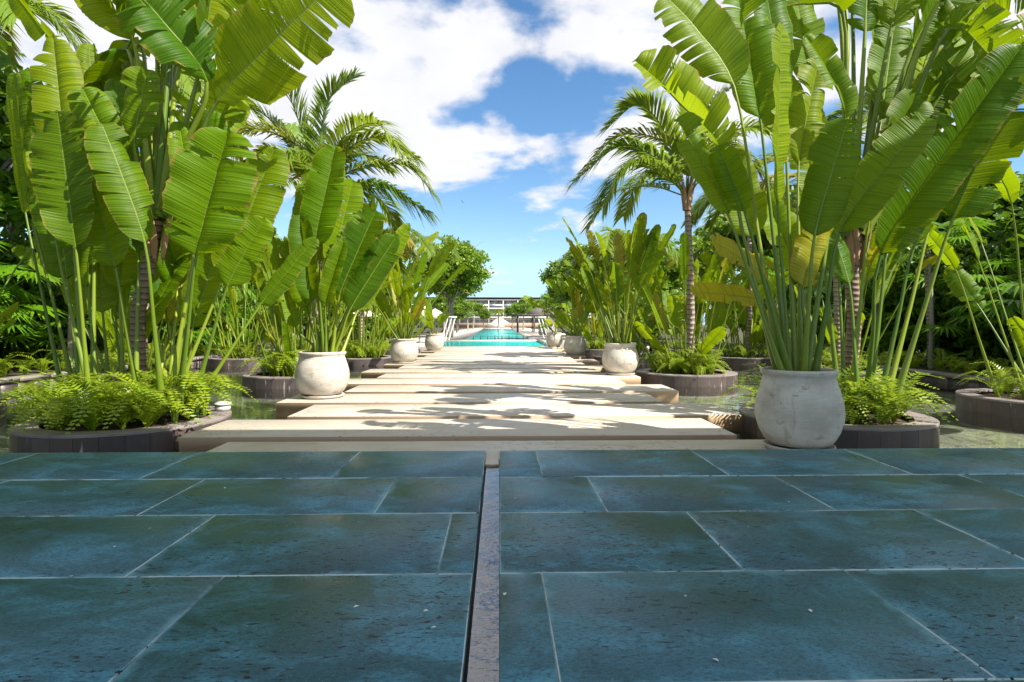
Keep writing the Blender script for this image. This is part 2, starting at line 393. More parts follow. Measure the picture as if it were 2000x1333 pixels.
def spline(ctrl, n):
    """Catmull-Rom through the control points, n samples"""
    c = np.asarray(ctrl, float); c = np.vstack([2 * c[0] - c[1], c, 2 * c[-1] - c[-2]])
    out = []; m = len(c) - 3; t = np.linspace(0, m, n)
    for x in t:
        i = min(int(x), m - 1); u = x - i; p0, p1, p2, p3 = c[i:i + 4]
        out.append(.5 * (2 * p1 + (p2 - p0) * u + (2 * p0 - 5 * p1 + 4 * p2 - p3) * u * u + (3 * p1 - p0 - 3 * p2 + p3) * u ** 3))
    return np.array(out)

# ------------------------------------------------------------------ paddle leaves (traveller palm, bird of paradise)
def blade(pts, Wd, hint, rng, fold=.30, curl=.35, tears=5, fray=.10, M=5, wav=.05, stations=46):
    n = len(pts); s0 = np.linspace(0, 1, n)
    seg = np.linalg.norm(np.diff(pts, axis=0), axis=1); L = seg.sum()
    T = norm(np.gradient(pts, axis=0)); hint = np.asarray(hint, float)
    N = norm(hint - (T @ hint)[:, None] * T); S = np.cross(T, N)
    ip = lambda A, s: np.stack([np.interp(s, s0, A[:, k]) for k in range(3)], -1)
    mb = MB(); hw = Wd / 2; ph = rng.uniform(0, 6.28)
    for side in (-1, 1):
        k = rng.poisson(tears); cuts = np.sort(rng.uniform(.07, .97, k)); b = np.concatenate([[0], cuts, [1]])
        drift = rng.normal(0, .12)
        for a, e in zip(b[:-1], b[1:]):
            if e - a < .008: continue
            ns = max(3, int((e - a) * stations) + 1)
            SS, U = np.meshgrid(np.linspace(a, e, ns), np.linspace(0, 1, M + 1), indexing='ij')
            gap = min(.5, rng.uniform(.002, .024) * rng.uniform(.3, 1.2) / (e - a)) if k else 0
            trim = 1 - (rng.uniform(0, .16) if rng.random() < .3 else 0)
            se = np.clip(SS + ((a + e) / 2 - SS) * gap * 2 * U ** 1.4, 0, 1)
            x = 2 * SS ** .86 - 1
            w = hw * np.maximum(1 - np.abs(x) ** 3.1, 0) ** .45 * (trim * (1 + rng.uniform(-.025, .025, (ns, 1))))
            dth = rng.normal(0, fray * 1.6) + drift
            th = fold + dth * U - curl * U * 1.2
            lat = w * U * np.cos(th); ver = w * U * np.sin(th)
            ver += wav * hw * U ** 2 * np.sin(SS * 23 + ph + side) + rng.normal(0, .012) * hw * 0
            fw = .22 * w * U
            Pn = ip(pts, se.ravel()).reshape(*se.shape, 3); Tn = ip(T, SS.ravel()).reshape(*se.shape, 3); Nn = ip(N, SS.ravel()).reshape(*se.shape, 3); Sn = ip(S, SS.ravel()).reshape(*se.shape, 3)
            V = Pn + side * Sn * lat[..., None] + Nn * ver[..., None] + Tn * fw[..., None]
            i, j = np.meshgrid(np.arange(ns - 1), np.arange(M), indexing='ij'); q = M + 1
            Fq = np.stack([i * q + j, (i + 1) * q + j, (i + 1) * q + j + 1, i * q + j + 1], -1).reshape(-1, 4)
            if side > 0: Fq = Fq[:, ::-1]
            mb.add(V.reshape(-1, 3), Fq, uv=np.stack([.5 + side * .5 * U, se * L], -1).reshape(-1, 2))
    return mb
def paddle(plant, org, B, Mp, T, Wd, hint, rng, mat='paddle_leaf', tears=5, r0=.03, fold=.30, curl=.35, fray=.10, stations=46, M=5, ns=18):
    """one leaf (blade) with its petiole as a child; control points are world points"""
    org = np.asarray(org, float); B, Mp, T = (np.asarray(x, float) - org for x in (B, Mp, T))
    cur = spline([B, .5 * B + .5 * Mp, Mp, .5 * Mp + .5 * T + (Mp - B) * .04, T], 64)
    d = np.linalg.norm(cur - Mp, axis=1); k = max(2, int(np.argmin(d)))
    bl = blade(cur[k:], Wd, hint, rng, fold, curl, tears, fray, M, .05, stations)
    leaf = ob('leaf', bl.mesh('leaf', mat, True, True), plant)
    idx = np.unique(np.concatenate([np.linspace(0, k, ns // 2).astype(int), np.linspace(k, 62, ns // 2).astype(int)]))
    pc = cur[idx]; t = idx / 63; tk = k / 63
    rad = np.where(t <= tk, r0 * (1 - .52 * t / max(tk, .01)), r0 * .48 * (1 - .88 * (t - tk) / (1 - tk)))
    rad *= 1 + .5 * np.clip(1 - t / (tk * .45), 0, 1) ** 1.3
    TT = norm(np.gradient(pc, axis=0)); h = np.asarray(hint, float); NN = norm(h - (TT @ h)[:, None] * TT)
    pc = pc - NN * (rad * np.where(t > tk, .6, .3))[:, None]
    V, Fq = tube(pc, rad, 8, .8, hint)
    ob('petiole', mk('petiole', V, [Fq], 'petiole'), leaf)
    return leaf
def roll_hint(B, T, roll, base=(0, -1, .25)):
    ax = norm(np.asarray(T, float) - np.asarray(B, float)); h = np.asarray(base, float); h = h - ax * (ax @ h); h = norm(h)
    a = R(roll); return h * math.cos(a) + np.cross(ax, h) * math.sin(a)
def px_leaves(plant, org, rows, seed, r0=.03, extra=1):
    rng = np.random.default_rng(seed)
    for r in rows:
        b, m, t, w, roll, tears = r[:6]; mat = r[6] if len(r) > 6 else 'paddle_leaf'
        for k in range(1 + extra):
            if k:      # a younger leaf of the same fan, a little behind
                j = rng.normal(0, 1, 4) * 1100 / F; dd = rng.uniform(.25, .8); q = 6.4 / m[2]
                b2 = (b[0] + j[0] * 12 * q, b[1], b[2] + .12); m2 = (m[0] + j[1] * 38 * q, m[1] + j[2] * 30 * q, m[2] + dd); t2 = (t[0] + j[1] * 60 * q, t[1] + j[3] * 40 * q, t[2] + dd * 1.3)
                w2, roll2 = w * rng.uniform(.55, .8), roll + rng.uniform(-60, 60)
                if mat != 'paddle_leaf': continue
            else: b2, m2, t2, w2, roll2 = b, m, t, w, roll
            Bp, Mp, Tp = P(*b2), P(*m2), P(*t2)
            fo = rng.uniform(.2, .6) if rng.random() < .6 else rng.uniform(.6, 1.0)
            paddle(plant, org, Bp, Mp, Tp, w2 * .88 * m2[2] / F, roll_hint(Mp, Tp, roll2), rng, mat, tears, r0, fold=fo, curl=rng.uniform(.2, .6), fray=.13 if tears < 8 else .2)
def clump(plant, org, n, rng, hp=(.8, 1.6), lb=(.8, 1.2), wd=(.28, .4), lean=(4, 34), bend=(4, 28), az=None, r0=.024, base_r=.12, old=.08, stations=30, M=4, tears=3, fan=None):
    org = np.asarray(org, float)
    for i in range(n):
        a = (2 * math.pi * (i * .382 + rng.uniform(-.06, .06))) if az is None else rng.uniform(*az)
        th = R(rng.uniform(*lean)); bd = R(rng.uniform(*bend))
        if fan is not None:
            a = fan if i % 2 else fan + math.pi; a += rng.normal(0, .12); th = R(rng.uniform(2, lean[1]))
        rad = np.array([math.cos(a), math.sin(a), 0]); up = np.array([0, 0, 1.])
        h = rng.uniform(*hp); l = rng.uniform(*lb)
        B = org + rad * base_r * rng.uniform(.2, 1); Mp = B + h * (math.sin(th) * rad + math.cos(th) * up); T = Mp + l * (math.sin(th + bd) * rad + math.cos(th + bd) * up)
        ax = norm(T - Mp); hint = -rad * .8 + up * .4; hint = norm(hint - ax * (ax @ hint)); tw = rng.uniform(-1.3, 1.3)
        hint = hint * math.cos(tw) + np.cross(ax, hint) * math.sin(tw)
        paddle(plant, org, B, Mp, T, rng.uniform(*wd), hint, rng, 'paddle_leaf_old' if rng.random() < old else 'paddle_leaf', tears, r0, fold=rng.uniform(.2, .9), curl=rng.uniform(.2, .6), stations=stations, M=M, ns=14)

# ------------------------------------------------------------------ feather palm frond, fan leaf, fern frond, tree
def frond_mesh(ctrl, rng, leafl=.55, pairs=46, mat='palm_leaf', up=(0, 0, 1), droop=.5, r0=.018, name='frond'):
    c = spline(ctrl, 60); s0 = np.linspace(0, 1, 60); T = norm(np.gradient(c, axis=0)); up = np.asarray(up, float)
    S = norm(np.cross(T, up + rng.normal(0, .15, 3))); N = np.cross(S, T)
    ip = lambda A, s: np.stack([np.interp(s, s0, A[:, k]) for k in range(3)], -1)
    mb = MB(); V, Fq = tube(c[::4], r0 * (1 - .85 * s0[::4]), 6); mb.add(V, Fq)
    s = np.linspace(.16, .995, pairs)
    for side in (-1, 1):
        ss = np.clip(s + rng.normal(0, .004, pairs), 0, 1); Lf = leafl * (.35 + .65 * np.sin(np.pi * np.clip(ss * .88 + .08, 0, 1)) ** .7) * rng.uniform(.85, 1.1, pairs)
        p = ip(c, ss); t = ip(T, ss); sd = ip(S, ss) * side; nn = ip(N, ss)
        fa = R(38) + R(20) * ss + rng.normal(0, .06, pairs); ra = .32 + rng.normal(0, .1, pairs)
        d = norm(np.cos(fa)[:, None] * sd * 1.0 + np.sin(fa)[:, None] * t + ra[:, None] * nn)
        wd = .0215 * (leafl / .55); prev = None
        wv = norm(np.cross(d, nn)) * wd
        dr = droop * rng.uniform(.7, 1.3, pairs)
        q0 = p; q1 = p + d * (Lf * .45)[:, None] + np.array([0, 0, -1.]) * (dr * Lf * .10)[:, None]; q2 = p + d * (Lf * .92)[:, None] + np.array([0, 0, -1.]) * (dr * Lf * .52)[:, None]
        V = np.concatenate([q0 - wv * .5, q0 + wv * .5, q1 - wv, q1 + wv, q2]); i = np.arange(pairs)
        mb.add(V, np.stack([i, i + pairs, i + 3 * pairs, i + 2 * pairs], -1), np.stack([i + 2 * pairs, i + 3 * pairs, i + 4 * pairs], -1))
    return mb.mesh(name, mat, True)
def fan_mesh(rng, rad=.62, n=26, stem=1.0, mat='fan_leaf'):
    """costapalmate leaf at the end of a stem that rises along +Z and leans to +X"""
    mb = MB(); st = spline([(0, 0, 0), (.08 * stem, 0, .55 * stem), (.28 * stem, 0, stem)], 8)
    V, Fq = tube(st, np.linspace(.011, .006, 8), 5); mb.add(V, Fq)
    c = st[-1]; A = norm(np.array([1, 0, .35])); S = np.array([0, 1., 0]); N = np.cross(A, S)
    for i in range(n):
        a = R(-148 + 296 * i / (n - 1)) + rng.normal(0, .03); l = rad * (1 - .18 * abs(a) / R(148)) * rng.uniform(.9, 1.05)
        d = math.cos(a) * A + math.sin(a) * S; p = np.cross(N, d); w = l * .052
        dn = np.array([0, 0, -1.]) * l * .22 * rng.uniform(.3, 1.4) - N * 0
        m = c + d * l * .5 - N * .0 + N * .05 * l; e = c + d * l + dn
        V = [c, m - p * w, m + N * .012, m + p * w, e]
        mb.add(V, [(0, 1, 2), (0, 2, 3), (1, 4, 2), (2, 4, 3)])
    return mb.mesh('fan_leaf', mat, False)
def fern_mesh(rng, L=.6, pairs=22, name='frond'):
    c = spline([(0, 0, 0), (.12 * L, 0, .42 * L), (.45 * L, rng.normal(0, .05) * L, .68 * L), (.9 * L, rng.normal(0, .08) * L, .55 * L)], 24)
    s0 = np.linspace(0, 1, 24); T = norm(np.gradient(c, axis=0)); S = np.tile(np.array([0, 1., 0]), (24, 1)); N = np.cross(S, T)
    ip = lambda A, s: np.stack([np.interp(s, s0, A[:, k]) for k in range(3)], -1)
    mb = MB(); V, Fq = tube(c[::4], np.linspace(.004, .0015, 6), 4); mb.add(V, Fq)
    s = np.linspace(.12, .99, pairs)
    for side in (-1, 1):
        p = ip(c, s); t = ip(T, s); nn = ip(N, s); sd = ip(S, s) * side
        l = .105 * (L / .6) * np.minimum(1, .35 + s * 3) * (1 - s) ** .45 * rng.uniform(.9, 1.1, pairs) + .008
        d = norm(sd + .18 * t - .12 * nn * rng.uniform(-1, 2.5, pairs)[:, None]); w = (.0125 * L / .6)
        a = p + d * (l * .35)[:, None]; e = p + d * l[:, None] + t * (l * .15)[:, None] - nn * (l * .1)[:, None]
        V = np.concatenate([p, a - t * w, a + t * w, e]); i = np.arange(pairs)
        mb.add(V, np.stack([i, i + pairs, i + 3 * pairs, i + 2 * pairs], -1))
    return mb.mesh(name, 'fern_leaf', False)
def crown_mesh(rng, rx, ry, rz, clusters, per, size, mat, name='crown', zmin=-1.):
    """leafy crown: clusters of small folded leaves spread through an uneven volume"""
    cs = []
    while len(cs) < clusters:
        v = rng.normal(0, 1, 3); v /= np.linalg.norm(v); v *= rng.uniform(.35, 1.) ** .5
        if v[2] < zmin: continue
        cs.append(v)
    cs = np.array(cs); cs *= (1 + .28 * np.sin(cs[:, :1] * 5 + 1) * np.cos(cs[:, 1:2] * 4)); cs *= np.array([rx, ry, rz])
    n = clusters * per; cr = .34 * (rx * ry * rz) ** (1 / 3) * (90 / clusters) ** (1 / 3) * rng.uniform(.6, 1.3, clusters)
    off = rng.normal(0, 1, (clusters, per, 3)); off = off / np.linalg.norm(off, axis=2, keepdims=True) * rng.uniform(.3, 1, (clusters, per, 1)) * cr[:, None, None] * np.array([1, 1, .62])
    c = (cs[:, None] + off).reshape(-1, 3)
    d = norm(rng.normal(0, 1, (n, 3)) + np.array([0, 0, -.2])); up = norm(rng.normal(0, .55, (n, 3)) + np.array([0, 0, 1.])); sd = norm(np.cross(d, up)); l = size * rng.uniform(.7, 1.3, (n, 1)); w = l * .3
    m = c + d * l * .5 ; nrm = np.cross(sd, d)
    V = np.concatenate([c, m - sd * w + nrm * w * .3, m + sd * w + nrm * w * .3, c + d * l]); i = np.arange(n)
    return mk(name, V, [np.stack([i, i + n, i + 3 * n], -1), np.stack([i, i + 3 * n, i + 2 * n], -1)], mat, None, False)
def trunk_mesh(rng, h, r, limbs, rx, rz, name='trunk', mat='bark', aerial=0):
    mb = MB(); lean = rng.normal(0, .12, 2) * h * .3
    tr = spline([(0, 0, 0), (lean[0] * .4, lean[1] * .4, h * .5), (lean[0], lean[1], h)], 8); mb.tube(tr, np.linspace(r * 1.2, r * .6, 8), 9)
    for i in range(limbs):
        a = 2 * math.pi * i / limbs + rng.uniform(-.3, .3); k = rng.integers(4, 8); p = tr[k]; e = p + np.array([math.cos(a) * rx * .75, math.sin(a) * rx * .75, rz * rng.uniform(.5, 1.2)])
        mb.tube(spline([p, .5 * p + .5 * e + np.array([0, 0, -.1 * rz]), e], 6), np.linspace(r * .45, r * .08, 6), 6)
        for q in range(2):
            e2 = e + rng.normal(0, .3, 3) * rx; mb.tube(spline([.5 * p + .5 * e, .4 * e + .6 * e2, e2], 5), np.linspace(r * .2, r * .04, 5), 5)
    for i in range(aerial):
        a = rng.uniform(0, 6.28); q = r * rng.uniform(1.2, 2.6); x, y = math.cos(a) * q, math.sin(a) * q
        mb.tube(spline([(x, y, 0), (x * .8 + .03, y * .8, h * .5), (x * .3, y * .3, h * 1.05)], 6), np.linspace(r * .3, r * .22, 6), 6)
    return mb.mesh(name, mat, True)

# ================================================================== THE SETTING
WATER_Z = -.20; TER = .144; EDGE = 4.30; PX = 9.75
# ground sheet, pond, planting beds
struct(ob('ground', MB().box(-600, 600, -300, 900, -.9, -.80).mesh('ground', 'ground_soil')))
struct(ob('pond_floor', MB().box(-PX, PX, 2.0, 27.9, -.5, -.40).mesh('pond_floor', 'pond_floor')))
g = np.array([(-PX + .01, 4.0, WATER_Z), (PX - .01, 4.0, WATER_Z), (PX - .01, 27.7, WATER_Z), (-PX + .01, 27.7, WATER_Z)])
struct(ob('pond_water', mk('pond_water', g, [[(0, 1, 2, 3)]], 'pond_water', None, False)))
def bed(name, x0, x1, y0, y1, seed):
    r = np.random.default_rng(seed); nx, ny = 24, 60
    X, Y = np.meshgrid(np.linspace(x0, x1, nx), np.linspace(y0, y1, ny), indexing='ij'); Z = -.06 + r.normal(0, .03, X.shape)
    i, j = np.meshgrid(np.arange(nx - 1), np.arange(ny - 1), indexing='ij')
    struct(ob(name, mk(name, np.stack([X, Y, Z], -1).reshape(-1, 3), [np.stack([i * ny + j, (i + 1) * ny + j, (i + 1) * ny + j + 1, i * ny + j + 1], -1).reshape(-1, 4)], 'ground_soil')))
bed('planting_bed', -70, -PX - .25, -6, 27.6, 1); bed('planting_bed', PX + .25, 70, -6, 27.6, 2); bed('planting_bed', -90, -7.5, 27.95, 190, 3); bed('planting_bed', 7.3, 90, 27.95, 190, 4)

# terrace: bedding slab with recessed channel, individual basalt tiles
tb = MB()
for x0, x1 in ((-9.5, -.106), (.006, 9.5)): tb.box(x0, x1, -9, EDGE - .004, -.7, TER - .006)
tb.box(-.106, .006, -9, EDGE - .02, -.7, TER - .06)
terrace = struct(ob('terrace_floor', tb.mesh('terrace_floor', 'grout')))
rows = [(4.30, 3.55), (3.55, 2.88), (2.88, 2.18), (2.18, 1.50), (1.50, .80), (.80, .10), (.10, -.60)]
leftj = [-1.04, -.63, -.235, -1.04, -.5, -.9, -.3]; rightj = [.27, .55, .95, .16, .7, .3, .8]
def tile_mesh(w, d): return MB().bevbox(-w / 2, w / 2, -d / 2, d / 2, -.03, 0, .0025).mesh('tile', 'basalt_tile')
for (y1, y0), lj, rj in zip(rows, leftj, rightj):
    for sgn, first, inner in ((-1, lj, -.10), (1, rj, 0.0)):
        ed = [inner, first]
        while abs(ed[-1]) < 7.4: ed.append(ed[-1] + sgn * 1.18)
        for a, b in zip(ed[:-1], ed[1:]):
            x0, x1 = min(a, b), max(a, b); g0 = .0022
            w, d = x1 - x0 - 2 * g0, y1 - y0 - 2 * g0
            ob('tile', tile_mesh(w, d), terrace, ((x0 + x1) / 2, (y0 + y1) / 2, TER + random.Random(int(x0 * 977 + y0 * 131)).uniform(-.0012, .0012)))
struct(ob('channel_bed', MB().box(-.1, 0, -8.9, 3.89, TER - .059, TER - .045).mesh('channel_bed', 'dark_metal')))
struct(ob('channel_water', MB().add([(-.088, -9, TER - .02), (0, -9, TER - .02), (0, 3.895, TER - .02), (-.088, 3.895, TER - .02)], [(0, 1, 2, 3)]).mesh('channel_water', 'channel_water')))
ob('spout_stone', MB().bevbox(-.0975, -.0025, 3.9, EDGE - .002, TER - .054, TER - .004, .004).mesh('spout_stone', 'travertine'), terrace)

# roof of the open pavilion the camera stands in: it shades the terrace
ROOF_Z = 5.6
roof_front = 5.85 - ROOF_Z / math.tan(SUN_EL) * (-math.cos(SUN_AZ))
pav = thing('pavilion_roof', 'flat white plaster canopy roof above the dark stone terrace', 'roof', (0, 0, 0))
ob('roof_slab', MB().box(-7.5, 10.5, -2.6, roof_front, ROOF_Z, ROOF_Z + .22).mesh('roof_slab', 'roof_plaster'), pav)
for x in (-7.1, 9.1):
    for y in (2.2, -2.2): ob('column', MB().bevbox(x - .22, x + .22, y - .22, y + .22, TER - .004, ROOF_Z - .002, .001).mesh('column', 'roof_plaster'), pav)

# stepping slabs of the walkway
sup = struct(ob('walkway', MB().box(-1.2, -.8, 4.5, 27.4, -.42, -.235).box(.6, 1.0, 4.5, 27.4, -.42, -.235).mesh('walkway', 'planter_tile')))
def slab_y(k): return 4.36 + 1.228 * (k - 1)
for k in range(1, 20):
    x0, x1 = (-2.51, 2.94) if k % 2 else (-3.12, 2.34)
    r = random.Random(k); dx = r.uniform(-.015, .015)
    ob('slab', MB().bevbox(-(x1 - x0) / 2, (x1 - x0) / 2, 0, .99, -.232, 0, .006).mesh('slab', 'travertine'), sup, ((x0 + x1) / 2 + dx, slab_y(k), r.uniform(-.003, .003)))

# pond walls with coping and facing pieces
cap_me = MB().bevbox(-.17, .17, -.395, .395, -.05, .03, .006).mesh('coping_stone', 'coping_stone')
face_me = MB().box(-.13, .13, -.196, .196, -.42, -.05).mesh('tile', 'planter_tile')
for sx in (-1, 1):
    w = struct(ob('pond_wall', MB().box(sx * PX - .09, sx * PX + .09, 1.5, 28.0, -.45, -.07).mesh('pond_wall', 'planter_tile')))
    y = 2.4
    while y < 27.7:
        ob('coping_stone', cap_me, w, (sx * PX, y, 0)); y += .8
    y = 2.2
    while y < 27.7:
        ob('tile', face_me, w, (sx * PX, y, 0)); y += .4

# pool, pool deck
PZ = -.08
PL, PR = -3.75, 2.75
deck = MB()
deck.box(-7.6, PL - .3, 27.9, 190, -.7, 0).box(PR + .3, 7.4, 27.9, 190, -.7, 0)
deck.box(PL - .3, PR + .3, 140, 190, -.7, -.002)
for q in (-1, 1):
    o4 = (PL - .3) if q < 0 else (PR + .3); e0, e1 = q * 2.4, q * 3.9
    if q > 0: e1 = 3.0
    pts4 = [(o4, 41), (e0, 41), (e1 if q > 0 else -3.6, 140), (o4, 140)]
    deck.add([(x_, y_, z_) for z_ in (-.7, -.003) for x_, y_ in pts4], [(4, 5, 6, 7) if q > 0 else (7, 6, 5, 4), (0, 1, 5, 4), (1, 2, 6, 5)])
struct(ob('pool_deck', deck.mesh('pool_deck', 'deck_stone')))
cop = struct(ob('pool_edge', MB().box(PL - .3, PR + .3, 27.72, 28.0, -1.4, -.01).box(PL - .3, PL, 28.0, 41, -1.4, -.004).box(PR, PR + .3, 28.0, 41, -1.4, -.004).box(PL, PR, 39.9, 40.35, -1.4, -.03).mesh('pool_edge', 'deck_stone')))
struct(ob('pool_floor', MB().box(PL - .2, PR + .2, 27.8, 140, -1.5, -.17).mesh('pool_floor', 'pool_tile')))
for y0, y1, x0, x1 in ((28, 39.9, PL, PR), (40.35, 140, PL - .1, PR + .25)):
    struct(ob('pool_water', mk('pool_water', np.array([(x0, y0, PZ), (x1, y0, PZ), (x1, y1, PZ), (x0, y1, PZ)]), [[(0, 1, 2, 3)]], 'pool_water', None, False)))

# ================================================================== PLANTERS
RP = 1.09
def arc_piece(r0, r1, z0, z1, a0, a1, n, top_bev=.006):
    t = np.linspace(a0, a1, n + 1); c, s = np.cos(t), np.sin(t); mb = MB()
    prof = [(r0, z0), (r1, z0), (r1, z1 - top_bev), (r1 - top_bev, z1), (r0 + top_bev, z1), (r0, z1 - top_bev)]; m = len(prof)
    V = np.array([[r * c[i], r * s[i], z] for i in range(n + 1) for r, z in prof])
    Fq = [(i * m + j, (i + 1) * m + j, (i + 1) * m + (j + 1) % m, i * m + (j + 1) % m) for i in range(n) for j in range(m)]
    mb.add(V, Fq); mb.add(V[:m], [tuple(range(m))]); mb.add(V[-m:], [tuple(range(m))[::-1]])
    return mb
NT_, NC_ = 30, 15
wall_me = arc_piece(RP - .10, RP, -.42, -.002, .0015, 2 * math.pi / NT_ - .0015, 3).mesh('tile', 'planter_tile')
wall_me.shade_flat()
cope_me = arc_piece(RP - .24, RP - .001, 0., .028, .0015, 2 * math.pi / NC_ - .0015, 6, .004).mesh('coping_stone', 'coping_stone')
cope_me.shade_flat()
soil_me = MB().lathe([(.001, -.02), (.4, -.02), (RP - .2, -.035), (RP - .13, -.3), (RP - .13, -.41)], 40).mesh('soil', 'soil')
def planter(x, y, label):
    t = thing('round_planter', label, 'planter', (x, y, 0), 'round planters standing in the pond')
    for i in range(NT_): ob('tile', wall_me, t, rot=(0, 0, 2 * math.pi * i / NT_))
    for i in range(NC_): ob('coping_stone', cope_me, t, rot=(0, 0, 2 * math.pi * i / NC_ + .09))
    ob('soil', soil_me, t)
    if y < 7: t.scale = (.95, .95, 1)
    return t
INNER = [6.6, 12.6, 18.7, 24.6]
CL = [(-4.2, 6.58), (-4.4, 12.5), (-4.5, 18.7), (-4.5, 24.6)]
CR = [(4.0, 6.75), (4.2, 12.72), (4.25, 18.9), (4.3, 24.7)]
OL = [(-8.3, 8.1), (-8.3, 13.3), (-8.25, 18.6), (-8.25, 24.0)]
OR = [(8.1, 8.2), (8.15, 13.4), (8.1, 18.6), (8.1, 24.0)]
ordw = ['nearest the terrace', 'second from the terrace', 'third from the terrace', 'farthest from the terrace']
for i in range(4):
    planter(*CL[i], 'round stone planter left of the slab path, ' + ordw[i])
    planter(*CR[i], 'round stone planter right of the slab path, ' + ordw[i])
    planter(*OL[i], 'round stone planter by the left pond wall, ' + ordw[i])
    planter(*OR[i], 'round stone planter by the right pond wall, ' + ordw[i])

# ferns and strap-leaved plants in the planters
rf = np.random.default_rng(5)
FERN = [fern_mesh(rf, L) for L in (.45, .52, .58, .64, .7, .56)]
def fern(loc, label, group, n, scale, rng):
    t = thing('fern', label, 'fern', loc, group)
    for i in range(n):
        ob('frond', FERN[rng.integers(0, len(FERN))], t, rot=(rng.normal(0, .12), rng.uniform(-.25, .45), 2 * math.pi * i / n + rng.normal(0, .25)), scale=float(scale * rng.uniform(.75, 1.15)))
    return t
def strap_mesh(rng, n=16, L=.45):
    mb = MB()
    for i in range(n):
        a = rng.uniform(0, 6.28); le = rng.uniform(.05, .6); l = L * rng.uniform(.6, 1.2); d = np.array([math.cos(a), math.sin(a), 0])
        c = spline([d * .02, d * l * le * .4 + np.array([0, 0, l * .6]), d * l * le * 1.2 + np.array([0, 0, l * (1 - .45 * le)])], 6); s = np.array([-d[1], d[0], 0]); w = np.array([.009, .011, .011, .009, .006, .001])[:, None]
        V = np.concatenate([c - s * w, c + s * w]); k = np.arange(5); mb.add(V, np.stack([k, k + 1, k + 7, k + 6], -1))
    return mb.mesh('blades', 'strap_leaf', True)
STRAP = [strap_mesh(rf) for _ in range(4)]
def plant_bed(cx, cy, side, where, nfern, nstrap, seed, nfr=13, scale=1.):
    rng = np.random.default_rng(seed)
    for i in range(nfern):
        a = 2 * math.pi * (i + rng.uniform(-.25, .25)) / nfern; r = rng.uniform(.5, .78) if i % 4 else rng.uniform(.1, .4)
        fern((cx + r * math.cos(a), cy + r * math.sin(a), -.03), 'bright green fern growing in the ' + where, 'ferns in the ' + where, nfr, scale, rng)
    for i in range(nstrap):
        a = rng.uniform(0, 6.28); r = rng.uniform(.3, .8)
        t = thing('spider_lily', 'small strap-leaved plant among ferns in the ' + where, 'plant', (cx + r * math.cos(a), cy + r * math.sin(a), -.03), 'strap-leaved plants in the ' + where)
        ob('leaf_tuft', STRAP[rng.integers(0, 4)], t, rot=(0, 0, rng.uniform(0, 6.28)), scale=float(rng.uniform(.8, 1.3)))
nm = ['nearest', 'second', 'third', 'farthest']
for i in range(4):
    plant_bed(*CL[i], -1, nm[i] + ' round planter left of the path', [17, 11, 10, 8][i], [5, 2, 1, 1][i], 10 + i, [15, 11, 9, 7][i], 1.15)
    plant_bed(*CR[i], 1, nm[i] + ' round planter right of the path', [19, 13, 9, 8][i], [9, 3, 1, 1][i], 20 + i, [13, 11, 9, 7][i], 1.12)
    plant_bed(*OL[i], -1, nm[i] + ' planter by the left pond wall', [6, 7, 7, 6][i], 1, 30 + i, 8)
    plant_bed(*OR[i], 1, nm[i] + ' planter by the right pond wall', [8, 7, 7, 6][i], 1, 40 + i, 8)

# ================================================================== POTS
POT = [(.001, .045), (.24, .045), (.275, .05), (.315, .09), (.358, .16), (.388, .25), (.397, .32), (.388, .40), (.366, .48), (.342, .55), (.326, .60), (.324, .625), (.336, .638), (.345, .655), (.342, .672), (.330, .682), (.312, .678), (.302, .655), (.300, .60)]
pot_me = MB().lathe(POT, 64).mesh('pot_body', 'clay_pot', True)
sau_me = MB().lathe([(.001, 0), (.29, 0), (.305, .006), (.32, .034), (.318, .042), (.308, .042), (.296, .03), (.001, .028)], 56).mesh('saucer', 'clay_pot', True)
psoil = MB().lathe([(.001, .615), (.15, .62), (.301, .61)], 32).mesh('soil', 'soil', True)
pots = []
spec = [(1, 1, 'large pale clay pot in the shade beside the dark terrace, right'), (4, -1, 'sunlit clay pot on a slab end, nearest pot left of the path'),
        (7, 1, 'sunlit clay pot right of the path, second from the terrace'), (10, -1, 'clay pot left of the path, second from the terrace'),
        (13, 1, 'clay pot right of the path, third from the terrace'), (16, -1, 'clay pot left of the path, nearest the pool'),
        (19, 1, 'clay pot right of the path, nearest the pool')]
for k, s, lab in spec:
    x = 2.63 if s > 0 else -2.66; y = slab_y(k) + .58
    t = thing('clay_pot', lab, 'pot', (x, y, .004), 'clay pots along the slab path'); t.rotation_euler = (0, 0, k * 1.3)
    ob('pot_body', pot_me, t); ob('saucer', sau_me, t); ob('soil', psoil, t)
    if k == 1: t.scale = (.9, .9, 1.03)
    pots.append((x, y, s))

# small stone lamp on the rim of the near left planter
lp = P(432, 806, 6.9); lamp = thing('garden_lamp', 'small round stone lamp on the rim of the nearest left planter', 'lamp', (-3.42, 7.12, .03))
ob('lamp_body', MB().lathe([(.001, 0), (.085, 0), (.09, .03), (.085, .065), (.001, .07)], 24).mesh('lamp_body', 'roof_plaster', True), lamp)
ob('lamp_cap', MB().lathe([(.001, .072), (.1, .072), (.095, .09), (.05, .108), (.001, .112)], 24).mesh('lamp_cap', 'roof_plaster', True), lamp)

# ================================================================== HERO PADDLE PLANTS
def ringed_trunk(plant, org, pts, r0, r1, mat, name='trunk'):
    c = spline(np.asarray(pts) - np.asarray(org), 24); t = np.linspace(0, 1, 24); rad = (r0 + (r1 - r0) * t) * (1 + .05 * np.sin(t * 60))
    V, Fq = tube(c, rad, 14, 1., (0, 1, 0)); return ob(name, mk(name, V, [Fq], mat), plant)
OLD = 'paddle_leaf_old'
